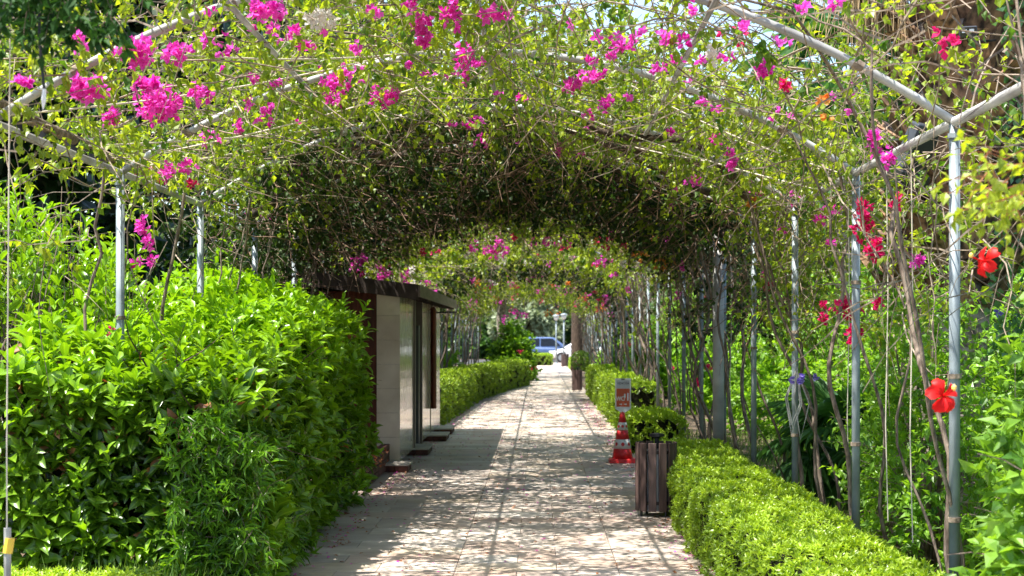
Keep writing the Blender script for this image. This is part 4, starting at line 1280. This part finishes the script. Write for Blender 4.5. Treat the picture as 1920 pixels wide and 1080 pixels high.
for k, (y, x, h) in enumerate(((9, 6.4, 3.0), (16, 7.2, 2.9), (23, 7.0, 3.2), (31, 6.6, 3.3), (40, 6.4, 3.4), (50, 6.4, 3.6), (61, 6.4, 3.8), (72, 6.4, 4.0))):
    leafy_shrub(x, y, 1.5, h, 'broad green bush in the back row right of the pergola, %s from the camera' % ORD[k + 1], 'midtree' if k % 3 else 'shrub', .12 + .014 * k, 760, 12, 'broad green bushes behind the right side', ry=4.6, kind='quad', tint=(.6, .3), lw=.55, lng=(.4, .8))
# right background
tree(9.5, 24, 6.0, 2.6, 'leafy green tree behind the shrubs on the right, nearest of its row', 'midtree', .14, 8000, .15, 'green trees behind the right side', (.6, .3))
tree(9.0, 34, 7.0, 3.0, 'leafy green tree behind the right shrubs, second of its row', 'midtree', .16, 8000, .16, 'green trees behind the right side', (.6, .3))
tree(8.6, 47, 8.0, 3.4, 'leafy green tree far behind the right posts', 'midtree', .19, 8000, .18, 'green trees behind the right side', (.5, .3))
tree(8.5, 64, 9.0, 4.0, 'farthest leafy tree behind the right posts', 'midtree', .22, 7000, .2, 'green trees behind the right side', (.45, .3))
tree(10.5, 17, 5.2, 2.4, 'pale green tree at the far right behind the palm', 'midtree', .12, 7000, .14, 'green trees behind the right side', (.7, .3))
# far end
tree(-1.2, 112, 5.4, 2.6, 'pale grey-green olive tree beyond the blue car', 'olive', .22, 7000, .2, None, (.5, .3), cz=2.3, rz_=2.5, name='olive_tree')
tree(1.25, 122, 9.5, 2.4, 'dark conifer with thick dark trunk behind the two lamp posts', 'darkleaf', .25, 6000, .55, None, (.3, .25), cz=6.5, rz_=3.4, name='pine_tree')
tree(3.2, 118, 5.0, 1.6, 'green bushy tree behind the white car', 'midtree', .22, 4500, .15, None, (.6, .25), cz=2.9, rz_=2.3)
for k, (x, y) in enumerate(((-11, 112), (-7.5, 116), (-4.2, 114), (5.5, 112), (9, 110), (13, 113), (-2.0, 125), (1.2, 127), (4.2, 124), (-16, 114))):
    leafy_shrub(x, y, 2.2, 3.6, 'bush along the back of the car park, %s from the left' % ORD[k + 1], 'midtree', .26, 560, 12, 'bushes along the back of the car park', kind='quad', tint=(.45, .3), lw=.6, lng=(.5, 1.0))
for k, (x, y, h) in enumerate(((-13, 128, 13), (-6, 132, 12), (0, 136, 13), (6.5, 130, 12), (13, 126, 12), (-20, 120, 13), (20, 122, 12))):
    tree(x, y, h, 4.8, ('dark green broad tree in the far backdrop, %s' % ['left of the olive tree', 'straight behind the olive tree', 'in the gap behind the conifer', 'behind the palm trunks', 'far right behind the tunnel', 'far left behind the tunnel', 'rightmost beyond the shrubs'][k]), 'midtree', .34, 6500, .35, 'backdrop trees past the car park', (.3, .3), cz=h * .5, rz_=h * .5)

# tree trunk standing in the left row, palm trunks at right far
tk = empty('tree', (-1.46, 61, 0), 'pale-barked tree trunk at the end of the left post row', 'tree')
MB().tube([(0, 0, -.05), (.03, 0, 1.2), (-.03, 0, 2.4), (.1, 0, 3.6), (.2, 0, 5)], [.27, .2, .18, .17, .12], 12).build('trunk', M['palmbark'], tk, smooth=True)
crown(tk, (-1.3, 61, 5.4), (1.8, 1.8, 1.1), 2500, .16, M['darkleaf'])
GP = 'dark palm trunks at the far right of the path'
for x, y, r_, lab in ((1.85, 74, .30, 'dark palm trunk, left of the far pair beside the path'), (2.55, 76, .32, 'dark palm trunk, right of the far pair beside the path')):
    e = empty('palm_tree', (x, y, 0), lab, 'palm tree', GP)
    MB().lathe([(r_ * 1.15, -.05), (r_, .5), (r_ * .95, 2.5), (r_ * .9, 5.5)], n=12).build('trunk', M['darkbark'], e, smooth=True)
    crown(e, (x, y, 6.2), (2.0, 2.0, 1.2), 1800, .3, M['palmleaf'], lw=.15, name='crown')

# ------------------------------------------------------------------ palms on the right
pb = Vector((3.02, 11.9, 0)); ptop = Vector((3.42, 12.1, 5.6))
palm = empty('palm_tree', pb, 'thick palm trunk covered in orange-brown leaf bases at the top right', 'palm tree')
pts = [Vector((0, 0, -.05)).lerp(ptop - pb, k / 8) for k in range(9)]
MB().tube(pts, [.40, .34, .32, .33, .36, .38, .38, .36, .34], 16).build('trunk', M['palmbark'], palm, smooth=True)
bv = []; bf = []
for i, (u, wd, oo) in enumerate(((-.03, .13, 0), (.08, .15, .07), (.20, .12, .16), (.31, .085, .27), (.38, .08, .36))):
    for s in (-1, -.5, .5, 1):
        bv.append((s * wd, -oo - .035 * (1 - abs(s)) - .02, u))
    for s in (1, .5, -.5, -1):
        bv.append((s * wd * .9, -oo + .02, u))
for i in range(4):
    for s in range(8):
        a = i * 8 + s; b = i * 8 + (s + 1) % 8
        bf.append((a, b, b + 8, a + 8))
bf += [tuple(range(7, -1, -1)), tuple(range(32, 40))]
boot_me = None
k = 0
for z in np.arange(1.9, 5.3, .20):
    for j in range(8):
        a = j * math.pi * 2 / 8 + k * .4 + random.uniform(-.08, .08)
        c = pb.lerp(ptop, z / 5.6) - pb
        c.z = z
        o = MB().add(bv, bf).build('leaf_base', M['boot'], palm, smooth=False) if boot_me is None else link('leaf_base', boot_me, palm)
        boot_me = boot_me or o.data
        o.location = c + Vector((math.sin(a) * .34, -math.cos(a) * .34, random.uniform(-.04, .04)))
        o.rotation_euler = (random.uniform(-.3, .2), random.uniform(-.25, .25), a); s = random.uniform(.75, 1.25); o.scale = (s, s, s)
    k += 1
# fibres, ivy and dry skirt
n_ = 260
a = rng.uniform(0, 6.28, n_); z = rng.uniform(.1, 5.2, n_)
P = np.stack([a * 0 + z / 5.6 * .4 + np.sin(a) * .38, -np.cos(a) * .38, z], 1)
tw, _ = twiggy(P, np.stack([np.sin(a), -np.cos(a), a * 0 - .3], 1), rng.uniform(.1, .35, n_), 0, .1, wander=.5, droop=.3, rad=.004)
link('fibres', np_mesh('fibres', [tw], M['twig']), palm, kind='stuff')
n_ = 500
a = rng.uniform(.2, 1.6, n_); z = rng.uniform(1.5, 4.6, n_)
P = np.stack([z / 5.6 * .4 + np.sin(a) * .55, -np.cos(a) * .55, z], 1)
D = rnd(n_, .4) + np.array([0, 0, -1.]); N = np.stack([np.sin(a), -np.cos(a), 0 * a + .4], 1)
iv = empty('ivy', (palm.location.x + .5, palm.location.y - .4, 0), 'dark green ivy climbing the right side of the palm trunk', 'plant')
link('foliage', np_mesh('foliage', [leaves(P - np.array([.5, -.4, 0]), D, N + rnd(n_, .2), .075, .07, rng.uniform(.2, 1, n_), 'small')], M['palmleaf']), iv, kind='stuff')
n_ = 420
s0 = np.array([2.62, 12.0, 4.9]) + rnd(n_, .10) * np.array([1.6, 1, .6])
P = s0 - np.array(pb)
tw, _ = twiggy(P, rnd(n_, .10) + np.array([0, 0, -1.]), rng.uniform(.5, 1.25, n_), 0, .1, k=4, wander=.06, droop=.1, rad=.006)
link('dry_fronds', np_mesh('dry_fronds', [(tw[0], tw[1], rng.uniform(0, 1, len(tw[0])))], M['straw']), palm, kind='stuff')


def fan_frond(seg=22, rad_=.75):
    P = np.zeros((seg, 3)); th_ = np.linspace(-1.9, 1.9, seg)
    D = np.stack([np.sin(th_), np.cos(th_), -.15 - .05 * np.abs(th_)], 1)
    N = np.stack([0 * th_, 0 * th_ - .1, 0 * th_ + 1], 1)
    ch = leaves(P, D, N, rad_ * rng.uniform(.85, 1.05, seg), .055, rng.uniform(.2, .9, seg), 'big')
    return ch


def fan_palm(x, y, h, label, nf=18, rad_=.8, pet=.9):
    e = empty('fan_palm', (x, y, 0), label, 'palm tree', 'fan palms behind the right posts')
    if h > .5:
        MB().lathe([(.26, -.05), (.2, .5), (.18, h), (.05, h + .15)], n=12).build('trunk', M['palmbark'], e, smooth=True)
    me = np_mesh('frond', [fan_frond(24, rad_)], M['palmleaf'])
    for k in range(nf):
        a = k * 2.4; el = R(75 - 110 * k / nf)
        d = Vector((math.cos(a) * math.cos(el), math.sin(a) * math.cos(el), math.sin(el)))
        tip = Vector((0, 0, h)) + d * pet
        fr = link('frond', me, e)
        X = d.cross(Vector((0, 0, 1))).normalized(); Nn = X.cross(d)
        dd = (d + Vector((0, 0, -.35))).normalized(); Nn = X.cross(dd).normalized()
        fr.matrix_local = Matrix.Translation(tip) @ Matrix((X, dd, Nn)).transposed().to_4x4()
        MB().tube([(0, 0, h - .05), tip], [.018, .01], 5).build('petiole', M['palmleaf'], e)
    return e


fan_palm(4.6, 23.0, 5.3, 'tall fan palm whose green fronds show through the vines at the upper right', 22, .95, 1.0)
fan_palm(6.6, 19.5, 4.4, 'shorter fan palm behind the orange-brown palm trunk', 18, .9, .9)
fan_palm(3.1, 15.6, .5, 'low fan palm with dark spiky fronds under the shrubs behind the third right post', 16, .6, .45)

# floodlights on the palm
def floodlight(P, w_, h_, d_, rx, rz, label, mat='plastic', slots=False):
    e = empty('floodlight', P, label, 'floodlight', 'floodlights fixed to the palm trunk')
    e.rotation_euler = (rx, 0, rz)
    MB().box((0, 0, 0), (w_, d_, h_)).build('housing', M[mat], e, bevel=.008)
    MB().box((0, -d_ / 2 - .004, 0), (w_ * .84, .008, h_ * .84)).build('lens', M['glass'], e)
    for k in (-1, 1):
        MB().box((k * w_ * .2, -d_ / 2 - .012, h_ * .1), (w_ * .26, .006, h_ * .3)).build('led_strip', M['signgrey'], e)
    MB().tube([(-w_ / 2 - .01, 0, 0), (-w_ / 2 - .01, d_ + .06, -.02), (w_ / 2 + .01, d_ + .06, -.02), (w_ / 2 + .01, 0, 0)], .008, 6).build('bracket', M['black'], e)
    MB().tube([(0, .03, -h_ / 2), (.1, .1, -h_ * .9), (.2, .25, -h_ * .9)], .009, 6).build('cable', M['black'], e)
    return e


floodlight(at(1815, 60, 11.35), .13, .085, .05, R(12), R(-15), 'small black floodlight with two lit-looking strips high on the palm trunk')
sp = empty('speaker_box', at(1715, 290, 11.3), 'dark grey boxy outdoor loudspeaker tilted down at the palm, partly behind twigs', 'loudspeaker')
sp.rotation_euler = (R(20), R(10), R(20))
MB().box((0, 0, .06), (.22, .16, .34), taper=.8).build('housing', M['plastic'], sp, bevel=.012)
MB().box((.0, -.02, -.17), (.25, .2, .1)).build('foot', M['black'], sp, bevel=.01)
MB().box((0, -.085, .05), (.17, .01, .26)).build('grille', M['black'], sp)

# ------------------------------------------------------------------ lamps and cars at the far end
def street_lamp(x, y, h, label):
    e = empty('street_lamp', (x, y, 0), label, 'lamp post', 'globe lamp posts by the car park')
    MB().tube([(0, 0, 0), (0, 0, h - .35)], [.055, .04], 8).build('post', M['galv'], e, smooth=True)
    MB().lathe([(.06, 0), (.13, .08), (.16, .2), (.14, .28)], (0, 0, h - .4), 16).build('globe', M['lampglobe'], e, smooth=True)
    MB().lathe([(.22, 0), (.15, .07), (.0, .11)], (0, 0, h - .14), 16).build('cap', M['galv'], e, smooth=False)
    MB().lathe([(.12, 0), (.10, .06), (.06, .12)], (0, 0, 0), 10).build('foot', M['galv'], e)
    return e


street_lamp(1.02, 90, 2.95, 'left of the two close lamp posts in front of the cars')
street_lamp(1.45, 89, 3.0, 'right of the two close lamp posts, before the white car')
street_lamp(2.42, 80, 3.1, 'lamp post farther right beside the dark palm trunks')


def car(x, y, rz, paint, label, suv=False):
    e = empty('parked_car', (x, y, 0), label, 'car', 'cars parked at the end of the path', rz)
    L, W_ = 4.3, 1.78; zt = 1.58 if suv else 1.46
    # stations along x (front = +x): z bottom, z belt, half width
    stn = [(-2.15, .42, .78, .70), (-2.08, .28, .98, .82), (-1.5, .24, 1.02, .88), (-.6, .22, 1.0, .89), (.6, .22, .97, .89), (1.15, .24, .92, .87), (1.75, .26, .80, .84), (2.05, .32, .66, .76), (2.15, .40, .55, .66)]
    vs = []; fs = []
    for sx, zb, zc, hw in stn:
        vs += [(sx, -hw * .92, zb), (sx, -hw, zb + .15), (sx, -hw, zc - .16), (sx, -hw * .9, zc), (sx, hw * .9, zc), (sx, hw, zc - .16), (sx, hw, zb + .15), (sx, hw * .92, zb)]
    for i in range(len(stn) - 1):
        for j in range(8):
            a = i * 8 + j; b = i * 8 + (j + 1) % 8
            fs.append((a, b, b + 8, a + 8))
    fs += [tuple(range(7, -1, -1)), tuple(64 + j for j in range(8))]
    body = MB().add(vs, fs).build('body', M[paint], e, smooth=True)
    body.modifiers.new('sub', 'SUBSURF').levels = 1; body.modifiers['sub'].render_levels = 2
    rr = -2.0 if suv else -1.75
    gs = [(rr, .98, .76), (rr + .30, zt - .12, .64), (rr + .7, zt, .62), (.0, zt, .62), (.35, zt - .04, .62), (1.2, .95, .76)]
    vs = [(rr + .02, -.78, .93), (rr + .34, -.62, zt - .10), (rr + .75, -.60, zt), (.1, -.60, zt), (.4, -.62, zt - .05), (1.25, -.78, .92)]
    vs2 = [(a, -b, c) for a, b, c in vs]
    n = 6; fs = [(0, 1, 2, 3, 4, 5)[::-1], (6, 7, 8, 9, 10, 11)] + [(i, (i + 1), (i + 1) + n, i + n) for i in range(n - 1)]
    gh = MB().add(vs + vs2, fs).build('cabin', M[paint], e); bv_ = gh.modifiers.new('bevel', 'BEVEL'); bv_.width = .06; bv_.segments = 3
    for s in (-1, 1):
        for a0, a1, c0, c1 in ((rr + .38, -.55, rr + .62, -.55), (-.47, .88, -.47, .30)):
            zb_, zt_ = 1.0, zt - .10
            yb, yt = .775, .645
            MB().add([(a0, s * yb, zb_), (a1, s * yb, zb_), (c1, s * yt, zt_), (c0, s * yt, zt_), (a0, s * (yb + .012), zb_), (a1, s * (yb + .012), zb_), (c1, s * (yt + .012), zt_), (c0, s * (yt + .012), zt_)],
                     [(4, 5, 6, 7), (7, 6, 5, 4), (0, 1, 5, 4), (2, 3, 7, 6)]).build('side_window', M['glass'], e)
    MB().add([(1.20, -.66, .975), (1.20, .66, .975), (.50, .54, zt - .09), (.50, -.54, zt - .09)], [(0, 1, 2, 3)]).build('windshield', M['glass'], e, loc=(.03, 0, .03))
    MB().add([(rr + .02, -.62, 1.02), (rr + .02, .62, 1.02), (rr + .3, .54, zt - .16), (rr + .3, -.54, zt - .16)], [(3, 2, 1, 0)]).build('rear_window', M['glass'], e, loc=(-.03, 0, .02))
    for wx in (-1.35, 1.35):
        for s in (-1, 1):
            wh = MB().lathe([(.20, -.1), (.31, -.1), (.33, -.06), (.33, .06), (.31, .1), (.20, .1)], n=20).build('wheel', M['black'], e, loc=(wx, s * .80, .33)); wh.rotation_euler = (R(90), 0, 0)
            MB().lathe([(.0, -.106), (.2, -.104), (.2, .104), (0, .106)], n=12).build('rim', M['liner'], wh)
    for s in (-1, 1):
        MB().box((2.03, s * .6, .68), (.16, .26, .1)).build('headlight', M['signwhite'], e)
        MB().box((-2.1, s * .68, .86), (.1, .2, .14)).build('tail_light', M['conered'], e)
        MB().box((.85, s * .95, 1.02), (.1, .16, .1)).build('mirror', M[paint], e)
    MB().box((2.13, 0, .45), (.06, 1.0, .12)).build('grille', M['black'], e)
    return e


car(.65, 101, R(-4), 'carblue', 'blue hatchback parked side-on at the end of the path', True)
car(2.8, 95.5, R(176), 'carwhite', 'white car parked with its nose behind the two lamp posts')
car(8.2, 97, R(180), 'carwhite', 'white car glimpsed farther right beyond the palm trunks')

# ------------------------------------------------------------------ near details
# leafy branch with cable hanging into the top left corner
br = empty('hanging_branch', at(60, -60, 5.2), 'dark leafy branch with paired leaflets hanging into the top left corner', 'branch')
n_ = 110
a0 = np.array([at(random.uniform(-80, 215), random.uniform(-90, 40), random.uniform(4.9, 5.6)) for _ in range(n_)])
Dd = rnd(n_, .4) + np.array([.3, 0, -.75])
lnn = rng.uniform(.08, .17, n_)
tw, lv = twiggy(a0, Dd, lnn, 13, .05, .5, k=4, wander=.12, droop=.1, rad=.0018, tint=(.35, .25), hang=.3)
Ob = np.array(br.location)
link('leaflets', np_mesh('leaflets', [shift(lv, Ob)], M['hangleaf']), br, kind='stuff')
link('twigs', np_mesh('twigs', [shift(tw, Ob)], M['bark']), br, kind='stuff')
MB().tube([(-.4, 0, .15), (-.1, .05, .1), (.3, .1, .05)], [.012, .009, .004], 6).build('limb', M['bark'], br)
cb = empty('cable', at(72, -30, 5.3), 'black cable with white tip dangling at the top left', 'cable')
MB().tube([(0, 0, 0), (.002, 0, -.15), (.008, 0, -.25), (.02, 0, -.36)], .0055, 6).build('wire', M['black'], cb)
MB().tube([(.02, 0, -.36), (.018, 0, -.40), (.016, 0, -.43)], [.007, .009, .002], 6).build('tip', M['signwhite'], cb)
cr_o = empty('string_line', at(14, 700, 6.2), 'thin pale vertical string at the left edge of the picture', 'string')
MB().tube([(.0, 0, -1.3), (-.003, 0, -.3), (.006, 0, .8), (.012, 0, 1.6)], .003, 5).build('strand', M['cord'], cr_o)
MB().tube([(0, 0, -1.5), (0, 0, -.62)], .015, 8).build('stake', M['pipe'], cr_o)
MB().tube([(0, 0, -.72), (.01, 0, -.66)], .020, 8).build('yellow_tape', M['yellow'], cr_o)
# rolled shade cloth lashed to the left eave beam
rl = empty('rolled_cloth', (CX - HW, 8.9, EZ + .05), 'rolled dark grey cloth tied along the left eave pipe', 'cloth')
MB().tube([(.0, -3.6, .05), (.01, -2.6, .075), (0, -1.8, .055), (0, -1.0, .06), (.01, -.2, .04), (0, .9, .03), (.0, 1.25, 0)], [.038, .04, .037, .035, .032, .028, .012], 10).build('roll', M['bark'], rl, smooth=True)
for q in np.arange(-3.2, 1.0, .5):
    MB().tube([(0.0, q, .0), (0, q + .012, .0)], .055, 10).build('tie', M['black'], rl)
# cables hanging on the third right post, strings on right side
ck = empty('cable_coil', (CX + HW, 12.58, 1.05), 'looped grey cables hanging on the third right post', 'cable')
for k in range(4):
    dx = random.uniform(-.06, .05)
    MB().tube([(0, -.04, .35), (dx - .05, -.05, .1), (dx, -.05, -.12 - .04 * k), (dx + .07, -.05, .05), (.0, -.04, .3)], .006, 5).build('loop', M['pipe'], ck)
for px, d, lab in ((1590, 10.5, 'thin string hanging left of the second right post'), (1662, 9.6, 'thin string hanging right of the second right post'), (1370, 17.0, 'thin string hanging beside the thick pole'), (1708, 8.6, 'thin white string tied to the eave near the first right post')):
    p = at(px, 600, d)
    e = empty('hanging_string', (p.x, d, 2.7), lab, 'string', 'strings hanging on the right side')
    MB().tube([(0, 0, 0), (.01, 0, -.8), (-.005, 0, -1.6), (.01, 0, -2.2)], .0035, 5).build('strand', M['cord'], e)

sp_ = empty('bougainvillea_sprig', at(1930, 300, 4.6), 'yellowing vine sprig hanging out of focus at the right edge, above the red flowers', 'sprig')
a0 = np.array([at(random.uniform(1840, 1960), random.uniform(270, 380), random.uniform(4.4, 4.8)) for _ in range(26)])
tw, lv = twiggy(a0, rnd(26, .4) + np.array([-.5, 0, -.4]), .16, 7, .045, .62, rad=.002, tint=(.9, .1), hang=.4)
link('foliage', np_mesh('foliage', [shift(lv, sp_.location)], M['vine']), sp_, kind='stuff')
link('twigs', np_mesh('twigs', [shift(tw, sp_.location)], M['rust']), sp_, kind='stuff')
# grass, ground plants and fallen petals
def grass(name, x0, x1, y0, y1, n, h, label=None):
    P = np.stack([rng.uniform(x0, x1, n), rng.uniform(y0, y1, n), np.full(n, -.03)], 1)
    D = rnd(n, .3) + np.array([0, 0, 1.])
    o = link(name, np_mesh(name, [leaves(P, D, rnd(n), h * rng.uniform(.5, 1.3, n), .006 + .02 * h, rng.uniform(0, 1, n), 'quad')], M['grass']), None, kind='stuff')
    tag(o, label, 'grass', kind='stuff')


grass('grass', 2.0, 6.5, 7, 26, 16000, .16, 'patchy grass on the ground behind the right posts')
grass('grass', -3.1, -1.9, 8.0, 9.1, 2200, .34, 'tall thin grass at the foot of the tall hedge')
grass('grass', -6.5, -2.9, 26, 60, 9000, .25, 'grass behind the left posts')
n_ = 900
P = np.stack([rng.uniform(-1.7, 1.3, n_), rng.uniform(10, 40, n_), np.full(n_, .016)], 1)
sidep = rng.uniform(0, 1, n_) < .6
P[sidep, 0] = rng.choice([-1.62, 1.13], sidep.sum()) + rng.normal(0, .07, sidep.sum())
fp = link('fallen_petals', np_mesh('fallen_petals', [leaves(P, rnd(n_) * np.array([1, 1, .1]), rnd(n_, .2) + np.array([0, 0, 1]), .03, .028, rng.uniform(0, 1, n_), 'bract')], M['magenta']), None, kind='stuff')
tag(fp, 'fallen magenta petals scattered on the paving', 'petals', kind='stuff')
n_ = 1500
P = np.stack([rng.uniform(-1.7, 1.3, n_), rng.uniform(10, 40, n_), np.full(n_, .014)], 1)
P[::2, 0] = np.where(rng.uniform(0, 1, len(P[::2])) < .5, -1.64, 1.15) + rng.normal(0, .09, len(P[::2]))
fl_ = link('fallen_leaves', np_mesh('fallen_leaves', [leaves(P, rnd(n_) * np.array([1, 1, .1]), rnd(n_, .2) + np.array([0, 0, 1]), .04, .025, rng.uniform(0, 1, n_), 'small')], M['rust']), None, kind='stuff')
tag(fl_, 'dry brown leaves scattered on the paving', 'leaves', kind='stuff')
tri = sum(sum(max(1, 1 if n == 3 else 2) for n in [3]) * len(m.polygons) for m in bpy.data.meshes)
print('faces', tri, 'objects', len(bpy.data.objects))
